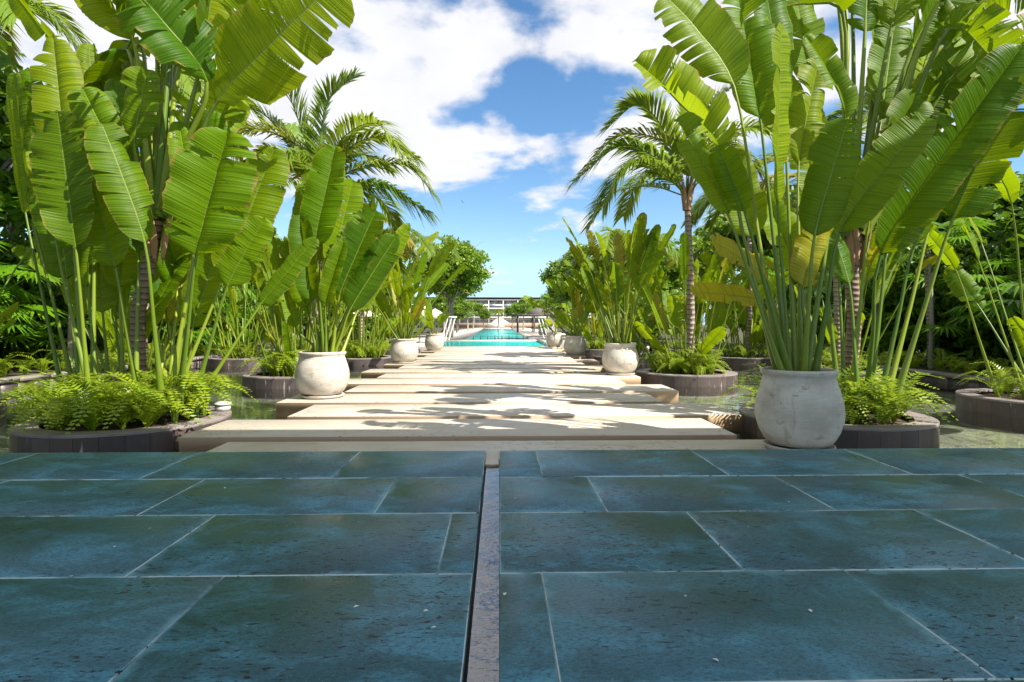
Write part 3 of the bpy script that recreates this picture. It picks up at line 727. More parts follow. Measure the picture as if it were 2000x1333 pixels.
# left planter: ground leaves
o = (CL[0][0], CL[0][1], -.03)
pl = thing('bird_of_paradise', 'tall paddle-leaved clump in the nearest planter left of the path', 'plant', o)
px_leaves(pl, o, [
    ((165, 800, 6.5), (140, 430, 6.45), (103, 66, 6.4), 100, 8, 3), ((176, 815, 6.1), (148, 490, 5.95), (112, 215, 5.85), 128, 0, 5),
    ((272, 800, 6.3), (224, 520, 6.1), (150, 232, 6.0), 118, -15, 6), ((318, 790, 6.2), (284, 480, 5.9), (198, 240, 5.8), 100, 38, 4),
    ((350, 790, 6.3), (382, 505, 6.05), (447, 258, 5.95), 172, 5, 6), ((335, 780, 6.7), (388, 430, 6.6), (405, 212, 6.6), 115, -10, 4),
    ((150, 790, 6.9), (60, 410, 6.6), (28, 140, 6.4), 84, -28, 3), ((378, 780, 6.6), (442, 565, 6.5), (518, 425, 6.5), 84, 22, 3),
    ((362, 780, 6.8), (376, 640, 6.75), (432, 465, 6.8), 92, 0, 1), ((300, 780, 6.9), (272, 665, 6.8), (362, 498, 6.9), 84, -20, 1),
    ((160, 800, 6.8), (132, 550, 6.9), (108, 390, 7.0), 118, 10, 1), ((215, 780, 7.0), (200, 610, 7.1), (185, 440, 7.2), 84, 0, 5),
    ((330, 780, 6.6), (345, 560, 6.9), (300, 330, 7.2), 100, 0, 4), ((240, 780, 6.9), (235, 560, 7.0), (262, 300, 7.1), 95, 20, 4),
    ((190, 800, 6.4), (172, 560, 6.6), (205, 330, 6.8), 90, -30, 3), ((300, 790, 6.4), (330, 640, 7.0), (425, 530, 7.3), 80, 10, 2, OLD)], 101, .028)
# left traveller palm with trunk
o = (CL[0][0] + .08, CL[0][1] + .15, -.03)
pl = thing('traveller_palm', 'tall traveller palm with dark trunk in the nearest left planter', 'palm', o)
tb_ = P(272, 760, 6.75); tt = P(306, 430, 6.65)
ringed_trunk(pl, o, [tb_, P(270, 620, 6.72), P(290, 520, 6.7), tt], .082, .07, 'traveller_trunk')
b0 = lambda x, y: (x, y, 6.6)
px_leaves(pl, o, [
    (b0(322, 420), (425, 195, 6.3), (660, -40, 5.9), 190, 14, 9), (b0(318, 410), (405, 165, 6.2), (215, -70, 5.6), 170, 40, 10), (b0(316, 405), (392, 120, 6.3), (430, -190, 6.0), 150, -25, 10),
    (b0(298, 420), (262, 85, 6.6), (150, -60, 6.4), 110, -15, 4), (b0(295, 430), (250, 100, 6.9), (165, 225, 7.3), 140, 60, 4), (b0(300, 430), (262, 290, 6.6), (288, 135, 6.55), 92, 0, 3),
    (b0(306, 420), (330, 110, 6.75), (322, -160, 6.8), 100, 40, 4), (b0(310, 420), (352, 130, 6.8), (480, -120, 6.9), 130, 20, 7), (b0(292, 440), (228, 310, 6.5), (160, 170, 6.3), 84, 25, 4),
    (b0(304, 420), (305, 90, 6.9), (240, -140, 7.1), 110, 10, 5), (b0(312, 425), (372, 300, 6.9), (470, 190, 7.2), 90, 10, 4)], 102, .045)
# right big pot
x, y, s = pots[0]; o = (x, y, .6)
pl = thing('bird_of_paradise', 'tall paddle-leaved plant growing in the large shaded clay pot', 'plant', o)
px_leaves(pl, o, [
    ((1545, 728, 4.95), (1519, 395, 4.9), (1527, 45, 4.8), 118, 48, 3), ((1525, 728, 5.05), (1436, 175, 5.2), (1298, -10, 5.25), 140, 5, 6),
    ((1520, 728, 4.95), (1412, 305, 4.9), (1238, 118, 4.8), 160, 12, 8), ((1530, 728, 4.85), (1425, 425, 4.75), (1322, 230, 4.7), 105, 18, 3),
    ((1540, 728, 4.85), (1456, 420, 4.65), (1402, 283, 4.6), 70, -40, 3), ((1570, 728, 4.9), (1590, 468, 4.7), (1657, 232, 4.6), 118, -8, 3),
    ((1592, 728, 4.95), (1640, 455, 4.75), (1812, 228, 4.65), 105, -25, 2), ((1580, 728, 5.05), (1568, 560, 5.15), (1622, 390, 5.2), 92, 5, 2, OLD),
    ((1527, 728, 5.05), (1500, 550, 5.05), (1388, 468, 4.95), 84, 40, 2, OLD), ((1525, 728, 5.1), (1486, 592, 5.15), (1348, 570, 5.0), 60, 30, 2, OLD),
    ((1540, 728, 5.1), (1486, 240, 5.25), (1443, -10, 5.3), 125, -10, 6), ((1555, 728, 5.1), (1532, 225, 5.35), (1492, -40, 5.4), 105, 15, 5),
    ((1577, 728, 5.05), (1652, 240, 5.35), (1572, 70, 5.4), 75, 10, 2), ((1565, 728, 5.15), (1560, 330, 5.5), (1600, 120, 5.6), 110, 20, 4),
    ((1555, 728, 5.2), (1470, 470, 5.5), (1425, 290, 5.6), 100, -10, 3)], 103, .024, 0)
# right planter: ground leaves
o = (CR[0][0], CR[0][1], -.03)
pl = thing('bird_of_paradise', 'tall paddle-leaved clump behind the large shaded pot, right planter', 'plant', o)
px_leaves(pl, o, [
    ((1690, 800, 6.3), (1722, 495, 5.9), (2000, 85, 5.5), 135, -12, 5), ((1745, 790, 6.0), (1862, 425, 5.9), (2020, 95, 5.7), 150, -35, 8),
    ((1715, 800, 6.2), (1790, 470, 6.1), (1950, 190, 6.0), 120, 20, 7), ((1660, 800, 6.4), (1700, 420, 6.3), (1790, 180, 6.3), 110, 0, 5),
    ((1640, 790, 6.6), (1600, 420, 6.6), (1560, 200, 6.7), 105, -10, 4), ((1700, 790, 6.5), (1745, 380, 6.6), (1840, 130, 6.6), 110, 25, 6),
    ((1650, 790, 6.7), (1640, 520, 6.8), (1690, 330, 6.9), 100, 0, 3), ((1730, 790, 6.3), (1830, 400, 6.5), (1960, 250, 6.7), 100, 10, 5),
    ((1620, 790, 6.6), (1560, 540, 6.6), (1490, 380, 6.7), 95, 0, 3), ((1680, 800, 6.1), (1660, 560, 6.2), (1600, 380, 6.4), 90, 20, 2)], 104, .029, 0)
o = (CR[0][0] + .05, CR[0][1] + .1, -.03)
pl = thing('traveller_palm', 'tall traveller palm with ringed trunk behind the large shaded pot', 'palm', o)
ringed_trunk(pl, o, [P(1655, 770, 6.85), P(1668, 640, 6.85), P(1664, 540, 6.85), P(1672, 450, 6.8)], .082, .07, 'traveller_trunk')
b0 = lambda x, y: (x, y, 6.75)
px_leaves(pl, o, [
    (b0(1660, 450), (1648, 30, 6.5), (1505, 20, 5.8), 165, 35, 4), (b0(1664, 440), (1640, 20, 6.6), (1560, -190, 6.5), 120, 0, 4), (b0(1668, 440), (1690, 70, 6.7), (1700, -200, 6.7), 110, 10, 5),
    (b0(1672, 440), (1740, 60, 6.7), (1800, -180, 6.6), 120, 0, 6), (b0(1678, 440), (1830, 10, 6.4), (2030, -60, 6.0), 180, 25, 11), (b0(1680, 445), (1850, 60, 6.3), (2000, 190, 5.9), 150, 35, 11),
    (b0(1676, 440), (1780, 100, 6.6), (1900, -90, 6.5), 150, 15, 9), (b0(1684, 450), (1800, 250, 6.6), (1930, 30, 6.4), 130, 10, 8), (b0(1658, 455), (1590, 180, 6.8), (1545, -60, 6.8), 100, 10, 4),
    (b0(1674, 440), (1720, 230, 7.0), (1750, 20, 7.2), 110, 0, 6), (b0(1686, 460), (1860, 190, 6.7), (2060, 60, 6.7), 150, 20, 9), (b0(1656, 460), (1560, 260, 6.9), (1420, 60, 7.0), 120, 0, 6)], 105, .045)
def dry_bases(plant, org, top, seed, fan=.35):
    rng = np.random.default_rng(seed); top = np.asarray(top) - np.asarray(org)
    for i in range(9):
        a = rng.uniform(0, 6.28); l = rng.uniform(.25, .5); q = np.array([math.cos(a), math.sin(a) * .6, 0])
        c = spline([top + q * .07 + np.array([0, 0, -.45 + rng.uniform(-.1, .1)]), top + q * .13 + np.array([0, 0, -.15]), top + q * (.2 + fan * rng.uniform(.2, 1) * .5) + np.array([0, 0, l])], 7)
        V, Fq = tube(c, [.02, .04, .05, .045, .035, .025, .012], 7, .4, q + .01); ob('dry_sheath', mk('dry_sheath', V, [Fq], 'dry_sheath'), plant)
for nm_, tp, sd in (('left', P(306, 430, 6.65), 1), ('behind the large', P(1672, 450, 6.8), 2)):
    pl = [o_ for o_ in COL.objects if o_.name.startswith('traveller_palm') and nm_ in o_['label']][0]
    dry_bases(pl, pl.location, tp, sd)
# left pot near
x, y, s = pots[1]; o = (x, y, .6)
pl = thing('bird_of_paradise', 'paddle-leaved plant in the nearest sunlit pot left of the path', 'plant', o)
px_leaves(pl, o, [
    ((632, 696, 8.5), (616, 480, 8.4), (658, 285, 8.35), 88, 0, 5), ((622, 696, 8.45), (610, 588, 8.3), (586, 420, 8.3), 72, -5, 1), ((636, 696, 8.4), (636, 592, 8.25), (672, 470, 8.2), 46, 10, 0),
    ((645, 696, 8.5), (664, 575, 8.4), (735, 410, 8.4), 92, 10, 4), ((652, 696, 8.5), (684, 605, 8.35), (775, 460, 8.3), 76, 42, 3), ((628, 696, 8.6), (598, 510, 8.65), (622, 320, 8.7), 76, -10, 4),
    ((640, 696, 8.6), (690, 570, 8.7), (708, 395, 8.8), 70, -20, 3), ((636, 696, 8.55), (650, 520, 8.6), (690, 350, 8.7), 70, 25, 3), ((620, 696, 8.5), (600, 600, 8.6), (560, 470, 8.7), 56, 10, 2), ((648, 696, 8.45), (668, 560, 8.5), (690, 440, 8.5), 66, 30, 3)], 106, .024)
# other pots
rr = np.random.default_rng(77)
cfg = {2: (24, (.9, 2.0), (.8, 1.3), (2, 28)), 3: (20, (.5, 2.0), (.8, 1.2), (4, 38)), 4: (18, (.4, 1.6), (.6, .9), (8, 48)), 5: (8, (.35, .8), (.5, .85), (6, 46)), 6: (7, (.25, .6), (.5, .75), (12, 52))}
potlab = {2: 'upright paddle-leaved plant in the second pot right of the path', 3: 'paddle-leaved plant in the second pot left of the path', 4: 'paddle-leaved plant in the third pot right of the path', 5: 'small paddle-leaved plant in the left pot nearest the pool', 6: 'small paddle-leaved plant in the right pot nearest the pool'}
for k, (n, hp, lb, le) in cfg.items():
    x, y, s = pots[k]; o = (x, y, .6)
    pl = thing('bird_of_paradise', potlab[k], 'plant', o)
    clump(pl, o, n, rr, hp, lb, (.24, .36), le, (2, 22), r0=.02, base_r=.2, old=.12, stations=22, M=3, tears=2)
# planters further along
def mid_planter(c, where, seed, n, hp=(1.0, 2.3), lb=(.9, 1.3), trunk=None):
    hp = (.45, hp[1])
    n = int(n * 1.45)
    rng = np.random.default_rng(seed); o = (c[0], c[1], -.03)
    pl = thing('bird_of_paradise', 'paddle-leaved clump in the ' + where, 'plant', o)
    clump(pl, o, n, rng, hp, lb, (.24, .38), (3, 32), (4, 30), base_r=.6, old=.1, stations=24, M=3, tears=4)
mid_planter(CL[1], 'second round planter left of the path', 201, 20, (.9, 2.6)); mid_planter(CR[1], 'second round planter right of the path', 202, 19, (.7, 2.2))
mid_planter(CL[2], 'third round planter left of the path', 203, 28, (1.5, 3.8)); mid_planter(CR[2], 'third round planter right of the path', 204, 26, (1.3, 3.4))
mid_planter(CL[3], 'farthest round planter left of the path', 205, 28, (1.6, 4.4)); mid_planter(CR[3], 'farthest round planter right of the path', 206, 24, (1.2, 3.4))
mid_planter(OL[1], 'second planter by the left pond wall', 207, 16, (1.4, 3.6)); mid_planter(OR[1], 'second planter by the right pond wall', 208, 12, (1.2, 2.8))
mid_planter(OL[2], 'third planter by the left pond wall', 209, 24, (1.5, 4.2)); mid_planter(OR[2], 'third planter by the right pond wall', 210, 22, (1.2, 3.2))
mid_planter(OL[3], 'farthest planter by the left pond wall', 211, 12, (1.5, 3.2)); mid_planter(OR[3], 'farthest planter by the right pond wall', 212, 12, (1.3, 2.8))
mid_planter(OR[0], 'nearest planter by the right pond wall', 213, 9, (1.8, 3.0)); mid_planter(OL[0], 'nearest planter by the left pond wall', 214, 9, (1.8, 3.0))

# ================================================================== COCONUT PALMS
def coco(base, top, label, fr_px=None, d=None, n_rand=6, L=2.5, seed=1, r=.085, old=1, leafl=.74):
    rng = np.random.default_rng(seed); base = np.asarray(base, float); top = np.asarray(top, float)
    t = thing('coconut_palm', label, 'palm', base)
    ringed_trunk(t, base, [base + np.array([0, 0, -.03]), base * .6 + top * .4 + np.array([.05, 0, 0]), top], r * 1.15, r * .8, 'palm_trunk')
    sh = MB()
    for i in range(5):
        a = i * 1.26; q = np.array([math.cos(a) * .1, math.sin(a) * .1, 0]); sh.tube(spline([top - base + q * .5 + np.array([0, 0, -.3]), top - base + q + np.array([0, 0, .1]), top - base + q * 2.6 + np.array([0, 0, .55])], 5), [.05, .05, .045, .03, .012], 6)
    ob('leaf_sheath', sh.mesh('leaf_sheath', 'dry_sheath', True), t)
    for row in fr_px or []:
        pts = [top] + [P(*p) for p in row[0]]
        ob('frond', frond_mesh(np.array(pts) - base, rng, leafl * row[2], 92, row[1], droop=row[3]), t)
    for i in range(n_rand):
        a = 2 * math.pi * (i * .382) + rng.uniform(-.2, .2); el = rng.uniform(.1, 1.25); l = L * rng.uniform(.8, 1.1); d_ = np.array([math.cos(a), math.sin(a), 0])
        p1 = top + d_ * l * .35 * math.cos(el) + np.array([0, 0, l * .38 * math.sin(el) + .1]); p2 = top + d_ * l * .75 * math.cos(el * .7) + np.array([0, 0, l * .5 * math.sin(el)]); p3 = top + d_ * l * .98 * math.cos(el * .5) + np.array([0, 0, l * (.42 * math.sin(el) - .22)])
        ob('frond', frond_mesh(np.array([top, p1, p2, p3]) - base, rng, leafl, 66, 'palm_leaf_old' if rng.random() < .12 else 'palm_leaf', droop=rng.uniform(.5, 1.1)), t)
    return t
G, Y_ = 'palm_leaf', 'palm_leaf_old'
D = 12.5
coco((-4.2, 12.55, -.03), P(628, 375, 12.55), 'coconut palm with arching fronds in the second left planter', [
    ([(601, 289, D), (566, 190, D - .1), (539, 128, D - .2)], G, 1.15, .3), ([(622, 300, D - .2), (642, 195, D - .5), (692, 150, D - .7)], G, 1., .4),
    ([(560, 280, D + .1), (512, 222, D + .1), (415, 186, D)], G, 1.1, .35), ([(664, 305, D), (735, 268, D - .1), (812, 308, D - .2)], G, 1.05, 1.0),
    ([(672, 375, D - .1), (745, 362, D - .2), (836, 415, D - .3)], G, 1.0, 1.3), ([(578, 330, D - .4), (530, 296, D - .6), (482, 318, D - .8)], Y_, 1.0, .8),
    ([(660, 330, D + .3), (700, 300, D + .8), (760, 330, D + 1.3)], G, 1., .8), ([(600, 330, D + .3), (560, 250, D + .8), (480, 260, D + 1.2)], G, 1., .6)], n_rand=7, L=2.9, seed=31)
D = 12.7
coco((4.3, 12.75, -.03), P(1342, 385, 12.75), 'coconut palm with arching fronds in the second right planter', [
    ([(1318, 305, D), (1284, 235, D - .1), (1242, 205, D - .2), (1186, 252, D - .3)], G, 1.1, .35), ([(1310, 334, D - .2), (1257, 295, D - .4), (1205, 287, D - .5), (1122, 356, D - .6)], G, 1.1, .9),
    ([(1305, 348, D - .4), (1257, 318, D - .8), (1210, 338, D - 1.1), (1180, 402, D - 1.3)], G, 1.05, 1.0), ([(1370, 290, D), (1400, 200, D + .2), (1460, 150, D + .4)], G, 1.1, .4),
    ([(1400, 310, D - .1), (1470, 250, D), (1560, 270, D)], G, 1., .7), ([(1340, 270, D + .2), (1335, 180, D + .4), (1300, 120, D + .5)], G, 1., .4)], n_rand=7, L=2.8, seed=32)
coco((-4.6, 18.75, -.03), (-4.5, 18.8, 3.3), 'coconut palm in the third left planter', n_rand=10, L=2.3, seed=33)
coco((4.2, 18.95, -.03), (4.05, 19.0, 3.1), 'coconut palm in the third right planter', n_rand=10, L=2.1, seed=34)
coco((-4.5, 24.65, -.03), (-4.3, 24.7, 4.0), 'coconut palm in the farthest left planter', n_rand=10, L=2.4, seed=35)
coco((8.1, 13.45, -.03), (7.9, 13.3, 4.2), 'coconut palm in the second planter by the right pond wall', n_rand=10, L=2.8, seed=36)
coco((-8.3, 13.35, -.03), (-8.0, 13.4, 5.6), 'coconut palm in the second planter by the left pond wall', n_rand=10, L=2.6, seed=37)
coco((-11.8, 12.0, -.05), (-11.3, 12.0, 7.2), 'tall coconut palm behind the left pond wall', n_rand=11, L=2.4, seed=38)
coco((8.2, 18.65, -.03), (8.3, 18.7, 4.4), 'coconut palm in the third planter by the right pond wall', n_rand=10, L=2.5, seed=39)
coco((11.6, 15.0, -.05), (11.2, 15.0, 6.6), 'tall coconut palm behind the right pond wall', n_rand=11, L=2.7, seed=40)

ORD = 'nearest second third fourth fifth sixth seventh eighth ninth tenth eleventh twelfth'.split()
# ================================================================== JUNGLE BEHIND THE POND WALLS
rj = np.random.default_rng(9)
FANS = [fan_mesh(rj, rad, 24, st) for rad, st in ((.62, .9), (.7, 1.1), (.55, .7), (.66, 1.3))]
def fan_palm(x, y, h, n, label, group):
    t = thing('fan_palm', label, 'palm', (x, y, -.06), group); rng = np.random.default_rng(int(abs(x * 131 + y * 77)))
    if h > .15: ob('trunk', MB().tube([(0, 0, 0), (.02, 0, h * .5), (0, .02, h)], [.06, .05, .045], 8).mesh('trunk', 'bark', True), t)
    for i in range(n):
        ob('fan_leaf', FANS[rng.integers(0, 4)], t, (0, 0, h * rng.uniform(.8, 1)), (rng.normal(0, .15), rng.uniform(-.1, .9), i * 2.4 + rng.normal(0, .2)), float(rng.uniform(.85, 1.25)))
for sx, w in ((-1, 'left'), (1, 'right')):
    for i in range(22):
        y = 6.5 + i * .85 + rj.uniform(-.4, .4); x = sx * (10.4 + rj.uniform(0, 1.0) + (i % 3) * .7); h = [.05, .9, 1.9, .4, 2.6][i % 5] * rj.uniform(.8, 1.2)
        fan_palm(x, y, h, 13, f'dark green fan palm in the thicket behind the {w} pond wall', f'fan palms behind the {w} pond wall')
    for i in range(26):
        y = 6.5 + i * .62; x = sx * (10.15 + rj.uniform(0, .35))
        fern((x, y, -.06), f'fern in the row just behind the {w} pond wall', f'ferns behind the {w} pond wall', 9, 1.0, rj)
CROWNS = [(crown_mesh(rj, 1, 1, 1, 80, 80, .15, 'tree_leaf', zmin=-.9)) for _ in range(3)] + [(crown_mesh(rj, 1, 1, 1, 70, 70, .15, 'tree_leaf_bright', zmin=-.8)) for _ in range(2)]
def tree(name, x, y, h, rx, rz, label, cat='tree', kind=None, group=None, bright=False, z=-.06, aerial=0, seed=None):
    rng = np.random.default_rng(seed or int(abs(x * 57 + y * 91)) + 3)
    t = thing(name, label, cat, (x, y, z), group)
    ob('trunk', trunk_mesh(rng, max(h - rz * .6, .3), .05 + .018 * h, 5, rx, rz, aerial=aerial), t)
    me = CROWNS[rng.integers(3, 5) if bright else rng.integers(0, 3)]
    ob('crown', me, t, (0, 0, h), (0, 0, rng.uniform(0, 6.28)), (rx, rx, rz))
    return t
for sx, w in ((-1, 'left'), (1, 'right')):
    for i in range(9):
        y = 5 + i * 2.9 + rj.uniform(-.6, .6); x = sx * (13.0 + (2.2 if sx > 0 else 0) + rj.uniform(-.4, 1.2))
        tree('jungle_tree', x, y, rj.uniform(4.6, 6.0) * (1 if sx < 0 else .68), rj.uniform(1.9, 2.4), rj.uniform(1.7, 2.3), f'dense dark-leaved tree behind the {w} pond wall, {ORD[i]} from the terrace', group=f'trees behind the {w} pond wall')
    for i in range(11):
        y = 5.5 + i * 2.3 + rj.uniform(-.5, .5); x = sx * (12.4 + (.6 if sx > 0 else 0) + rj.uniform(-.3, .6))
        tree('thicket_shrub', x, y, rj.uniform(1.3, 2.2), rj.uniform(1.2, 1.5), rj.uniform(1.3, 1.8), f'dark leafy shrub in the thicket behind the {w} pond wall, {ORD[i]} from the terrace', 'shrub', group=f'shrubs behind the {w} pond wall')
    for i in range(12):
        y = 4.5 + i * 2.05 + rj.uniform(-.4, .4); x = sx * (14.6 + rj.uniform(-.4, .8))
        tree('thicket_shrub', x, y, rj.uniform(1.4, 2.0), rj.uniform(1.5, 1.8), rj.uniform(1.6, 2.0), f'dark shrub at the back of the {w} thicket, {ORD[i]} from the terrace', 'shrub', group=f'back shrubs of the {w} thicket')
    for i in range(6):
        y = 28.9 + (i % 2) * 1.4; x = sx * (6.6 + i * 1.5)
        pl = thing('bird_of_paradise', f'paddle-leaved clump on the {w} pool deck edge, {ORD[i]} from the path', 'plant', (x, y, 0), f'paddle plants on the {w} pool deck edge')
        clump(pl, (x, y, 0), 9, rj, (1.0, 2.4), (.9, 1.3), (.3, .42), (3, 32), (4, 30), base_r=.5, old=.1, stations=20, M=3, tears=3)
    for i in range(7):
        y = 29.5 + i * 3.6 + rj.uniform(-.8, .8); x = sx * (8.3 + rj.uniform(-.6, 2.0))
        tree('garden_shrub', x, y, rj.uniform(1.2, 2.2), rj.uniform(1.2, 1.7), rj.uniform(1.2, 1.8), f'green shrub on the {w} side of the pool deck, {ORD[i]} from the slab path', 'shrub', group=f'shrubs on the {w} of the pool deck', bright=i % 2 == 0, z=0)
    for i in range(10):
        y = 31 + i * 9 + rj.uniform(-2, 2); x = sx * (13 + .09 * y + rj.uniform(-1, 3))
        tree('garden_tree', x, y, rj.uniform(4.5, 6.5), rj.uniform(2.4, 3.2), rj.uniform(1.9, 2.6), f'leafy tree standing {w} of the pool deck, {ORD[i]} from the slab path', group=f'trees {w} of the pool', bright=i % 2 == 1, z=0)
# the banyan left of the pool and its partner on the right
def bigtree(x, y, h, rx, rz, label, seed, bright):
    rng = np.random.default_rng(seed); t = thing('banyan_tree', label, 'tree', (x, y, 0))
    ob('trunk', trunk_mesh(rng, h - rz * .4, .22, 6, rx, rz, aerial=7), t)
    ob('crown', crown_mesh(rng, rx, rx, rz, 150, 95, .3, 'tree_leaf_bright' if bright else 'tree_leaf', zmin=-.75), t, (0, 0, h))
bigtree(-3.9, 46, 5.4, 3.0, 2.3, 'leafy banyan tree with pale aerial roots left of the pool', 301, True)
bigtree(6.6, 47, 4.7, 2.7, 2.2, 'leafy banyan tree right of the pool', 302, True)
bigtree(-9.5, 38, 5.0, 3.0, 2.3, 'leafy banyan tree farther left, behind the paddle-leaved plants', 303, False)
bigtree(9.8, 39, 4.8, 3.0, 2.2, 'leafy banyan tree farther right, behind the paddle-leaved plants', 304, False)

# ================================================================== POOLSIDE AND FAR BUILDING
for i in range(8):
    x = P(925 + i * 13.9, 664, 40.1)[0]
    t = thing('pool_post', 'short dark post on the low weir across the pool', 'post', (x, 40.12, -.03), 'posts across the pool')
    ob('post', MB().box(-.03, .03, -.03, .03, 0, .28).mesh('post', 'dark_metal'), t); ob('cap', MB().box(-.04, .04, -.04, .04, .281, .3).mesh('cap', 'dark_metal'), t)
tag(ob('rope', MB().tube([(x, 40.12, .2) for x in np.linspace(-1.85, 1.75, 12)], .012, 6).mesh('rope', 'dark_metal', True)), 'thin dark rope strung along the posts across the pool', 'rope')
def slant_frame(x, y, sx, label):
    t = thing('towel_rack', label, 'rack', (x, y, 0), 'slanted white racks')
    for i in range(3): ob('bar', MB().tube([(sx * (.25 * i), 0, 0), (sx * (.25 * i + .45), 0, 1.55)], .045, 8).mesh('bar', 'white_paint', True), t)
    ob('top_board', MB().box(min(sx * .4, sx * 1.05), max(sx * .4, sx * 1.05), -.06, .06, 1.5, 1.62).mesh('top_board', 'white_paint'), t)
slant_frame(-3.95, 39.0, 1, 'white slanted rack standing at the pool edge, left'); slant_frame(3.75, 41.0, -1, 'white slanted rack standing at the pool edge, right')
def lounger(x, y, rz, lab, grp):
    t = thing('sun_lounger', lab, 'lounger', (x, y, 0), grp); t.rotation_euler = (0, 0, rz)
    ob('frame', MB().box(-.33, .33, -1, 1, .24, .3).mesh('frame', 'timber'), t)
    for a in (-.28, .28):
        for b in (-.85, .85): ob('leg', MB().box(a - .03, a + .03, b - .03, b + .03, 0, .239).mesh('leg', 'timber'), t)
    ob('cushion', MB().bevbox(-.31, .31, -.98, .35, .302, .40, .02).mesh('cushion', 'cushion_navy'), t)
    bk = MB(); bk.bevbox(-.31, .31, 0, .75, 0, .1, .02); b = ob('backrest', bk.mesh('backrest', 'cushion_navy'), t, (0, .35, .31), (R(48), 0, 0))
for i in range(5):
    lounger(-5.6 - (i % 2) * 1.2, 31.5 + i * 5.2, R(-90), f'navy cushioned sun lounger on the left pool deck, {"nearest second third fourth fifth".split()[i]} from the slab path', 'loungers on the left pool deck')
    lounger(5.2 + (i % 2) * 1.4, 31 + i * 5.0, R(90), f'navy cushioned sun lounger on the right pool deck, {"nearest second third fourth fifth".split()[i]} from the slab path', 'loungers on the right pool deck')
def parasol(x, y, h, r, mat, lab, name='parasol', cat='parasol', grp=None):
    t = thing(name, lab, cat, (x, y, 0), grp)
    ob('pole', MB().tube([(0, 0, 0), (0, 0, h)], .04, 8).mesh('pole', 'timber', True), t)
    ob('base', MB().lathe([(.001, .08), (.25, .08), (.28, .002)], 16).mesh('base', 'dark_metal'), t)
    ob('canopy', MB().lathe([(.001, h + .02), (r * .5, h - .28 * r), (r, h - .6 * r), (r * .98, h - .66 * r), (.001, h - .1)], 10).mesh('canopy', mat), t)
parasol(-4.6, 33.0, 2.3, 1.25, 'canvas', 'beige canvas parasol left of the pool, nearest the slab path', grp='parasols'); parasol(-6.3, 56, 2.6, 1.5, 'canvas', 'beige canvas parasol left of the pool, farther off', grp='parasols')
parasol(-7.6, 29.6, 2.3, 1.3, 'canvas', 'beige canvas parasol behind the third left planter', grp='parasols')
parasol(0.1, 165, 3.0, 3.2, 'canvas', 'low white canopy at the far end of the pool', grp='parasols')
def palapa(x, y, h, r, lab):
    t = thing('palapa', lab, 'hut', (x, y, 0), 'thatched huts by the pool')
    for a in range(4): ob('post', MB().tube([(r * .6 * math.cos(a * 1.57 + .78), r * .6 * math.sin(a * 1.57 + .78), 0), (r * .6 * math.cos(a * 1.57 + .78), r * .6 * math.sin(a * 1.57 + .78), h)], .08, 8).mesh('post', 'timber', True), t)
    ob('roof', MB().lathe([(.001, h + r * .55), (r * .5, h + r * .32), (r, h), (r * .97, h - .15), (.001, h + r * .4)], 20).mesh('roof', 'thatch', True), t)
palapa(6.0, 82, 2.5, 2.2, 'dark thatched hut right of the pool'); palapa(-5.6, 88, 2.5, 1.8, 'dark thatched hut left of the pool')
t = thing('pergola', 'flat dark-roofed pergola right of the far pool', 'pergola', (5.2, 74, 0))
ob('roof', MB().box(-3.0, 2.2, -2, 2, 2.1, 2.3).mesh('roof', 'thatch'), t)
for a, b in ((-2.8, -1.8), (-2.8, 1.8), (-.8, -1.8), (-.8, 1.8)): ob('post', MB().box(a - .07, a + .07, b - .07, b + .07, 0, 2.098).mesh('post', 'dark_metal'), t)
ob('pillar', MB().box(1.2, 2.0, -1.99, -1.2, 0, 2.098).mesh('pillar', 'concrete_white'), t)
t = thing('clay_pot', 'small pale pot on the pool deck beside the pergola', 'pot', (4.0, 52, 0), 'far pots'); ob('pot_body', pot_me, t, scale=1.1)
t = thing('potted_shrub', 'small clipped shrub in the pot beside the pergola', 'plant', (4.0, 52, .7)); ob('foliage', CROWNS[3], t, (0, 0, .25), None, (.4, .4, .3))
# small palm at the end of the pool
coco((-.25, 143, 0), (-.2, 143, 3.6), 'small palm at the far end of the pool', n_rand=14, L=2.4, seed=41, r=.2, leafl=.8)
for i, (x, y, h) in enumerate([(-5.2, 70, 3.0), (-7.4, 76, 3.8), (4.4, 104, 4.2), (6.6, 66, 3.6), (9.4, 72, 4.4), (-9, 92, 4.6), (3.0, 128, 4.0), (-5.4, 118, 4.6), (-3.6, 130, 3.6), (8.5, 120, 4.8)]):
    tree('courtyard_tree', x, y, h, 1.8, 1.4, 'bright leafy tree in the courtyard ' + ['first left of the far pool', 'behind the first on the left', 'right of the far pool, half way', 'nearest right of the far pool', 'second right of the far pool', 'left of the pool, farther off', 'near the building, just right of the pool end', 'left before the building', 'just left of the pool end', 'right before the building'][i], group='courtyard trees', bright=True, z=0)
t = thing('courtyard_wall', 'low terracotta wall before the white building', 'wall', (0, 160, 0)); ob('wall', MB().box(-14, 14, 0, .4, 0, 1.35).mesh('wall', 'terracotta_wall'), t)
ob('opening', MB().box(-3.2, 1.4, -.05, .39, .3, 1.3).mesh('opening', 'concrete_white'), t)
B = thing('hotel_building', 'white three-storey building with balconies beyond the far end of the pool', 'building', (0, 172, 0))
x0, x1 = -34, 34
ob('wall', MB().box(x0, x1, 2.0, 10, 0, 8.6).mesh('wall', 'concrete_white'), B)
ob('roof', MB().box(x0 - .5, x1 + .5, -.9, 10.5, 8.95, 9.15).mesh('roof', 'roof_grey'), B)
for z in (2.9, 5.6, 8.2): ob('balcony_slab', MB().box(x0, x1, -.6, 1.99, z, z + .34).mesh('balcony_slab', 'white_paint'), B)
x = x0
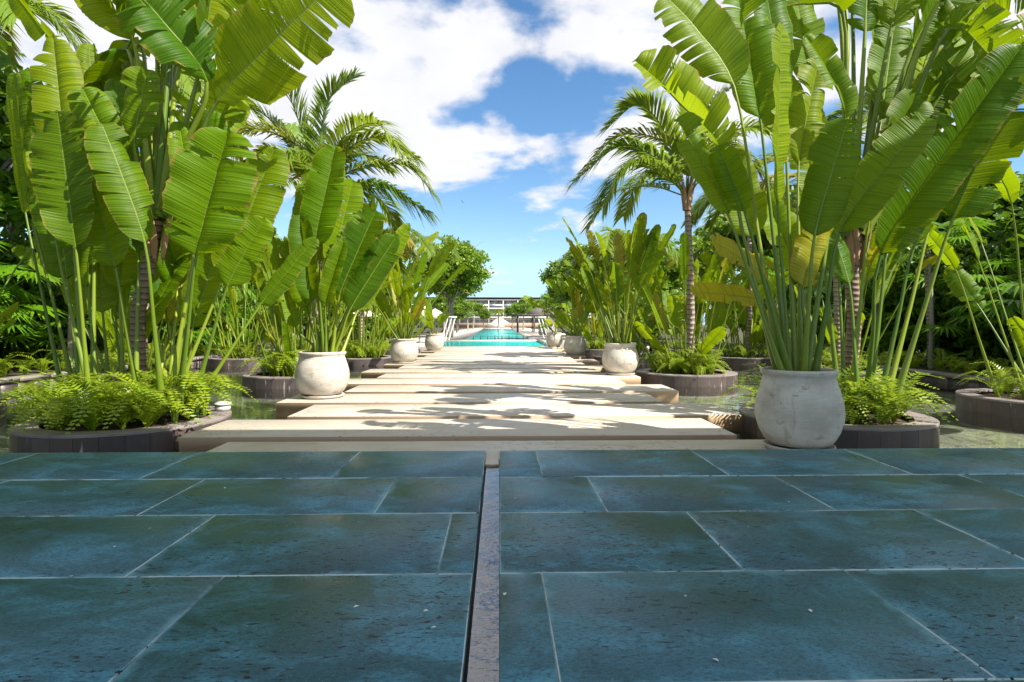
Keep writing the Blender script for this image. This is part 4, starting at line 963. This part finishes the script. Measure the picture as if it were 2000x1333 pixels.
while x < x1:
    for z in (.1, 3.25, 5.95):
        w = ob('window', MB().box(x + .5, x + 3.3, 1.93, 1.995, z + .05, z + 2.1).mesh('window', 'window_glass'), B)
        ob('frame', MB().box(x + 1.85, x + 1.95, 1.88, 1.925, z + .05, z + 2.1).mesh('frame', 'white_paint'), w)
        ob('curtain', MB().box(x + 3.32, x + 4.1, 1.9, 1.99, z + .05, z + 2.1).mesh('curtain', 'canvas'), B)
        ob('railing', MB().box(x + .2, x + 4.2, -.58, -.54, z + .0 + (.45 if z > 1 else .0), z + 1.0).mesh('railing', 'window_glass'), B) if z > 1 else None
    ob('divider', MB().box(x - .12, x + .12, -.55, 1.98, 0, 8.19).mesh('divider', 'white_paint'), B)
    x += 4.4
# line of distant trees closing the horizon
for sx in (-1, 1):
    for i in range(8):
        tree('distant_tree', sx * (30 + i * 11), 150 + (i % 3) * 14, 7.5, 7, 5, 'distant tree beside the white building', group='distant trees', z=0)
# a bird in the sky
b = tag(ob('bird', MB().add([(0, .25, 0), (0, -.3, 0), (.06, 0, .05), (-.06, 0, .05), (.9, -.1, .25), (-.9, -.1, .25), (.35, .1, .12), (-.35, .1, .12)], [(0, 2, 3), (1, 3, 2), (2, 6, 4), (3, 5, 7)]).mesh('bird', 'dark_metal')), 'small dark bird flying in the open sky', 'bird')
b.location = P(904, 396, 110); b.rotation_euler = (0, .2, 1.2)

# white petals and dry leaf bits lying on the terrace
petal = MB().add([(0, 0, 0), (.008, -.006, .003), (.02, 0, .002), (.008, .007, .004)], [(0, 1, 2, 3)]).mesh('petal', 'white_paint')
for i, (px, py) in enumerate([(826, 1194), (984, 1165), (440, 952), (1010, 975), (1540, 985), (222, 1062), (690, 1185), (1585, 1205), (1405, 1300), (853, 1225), (130, 955)]):
    d = (CAM_H - TER) * F / (py - 633); q = P(px, py, d)
    t = tag(ob('petal', petal, None, (q[0], q[1], TER + .003), (0, 0, i * 1.1), 1.0), 'tiny white petal lying on the dark terrace tiles', 'petal', 'petals on the terrace')
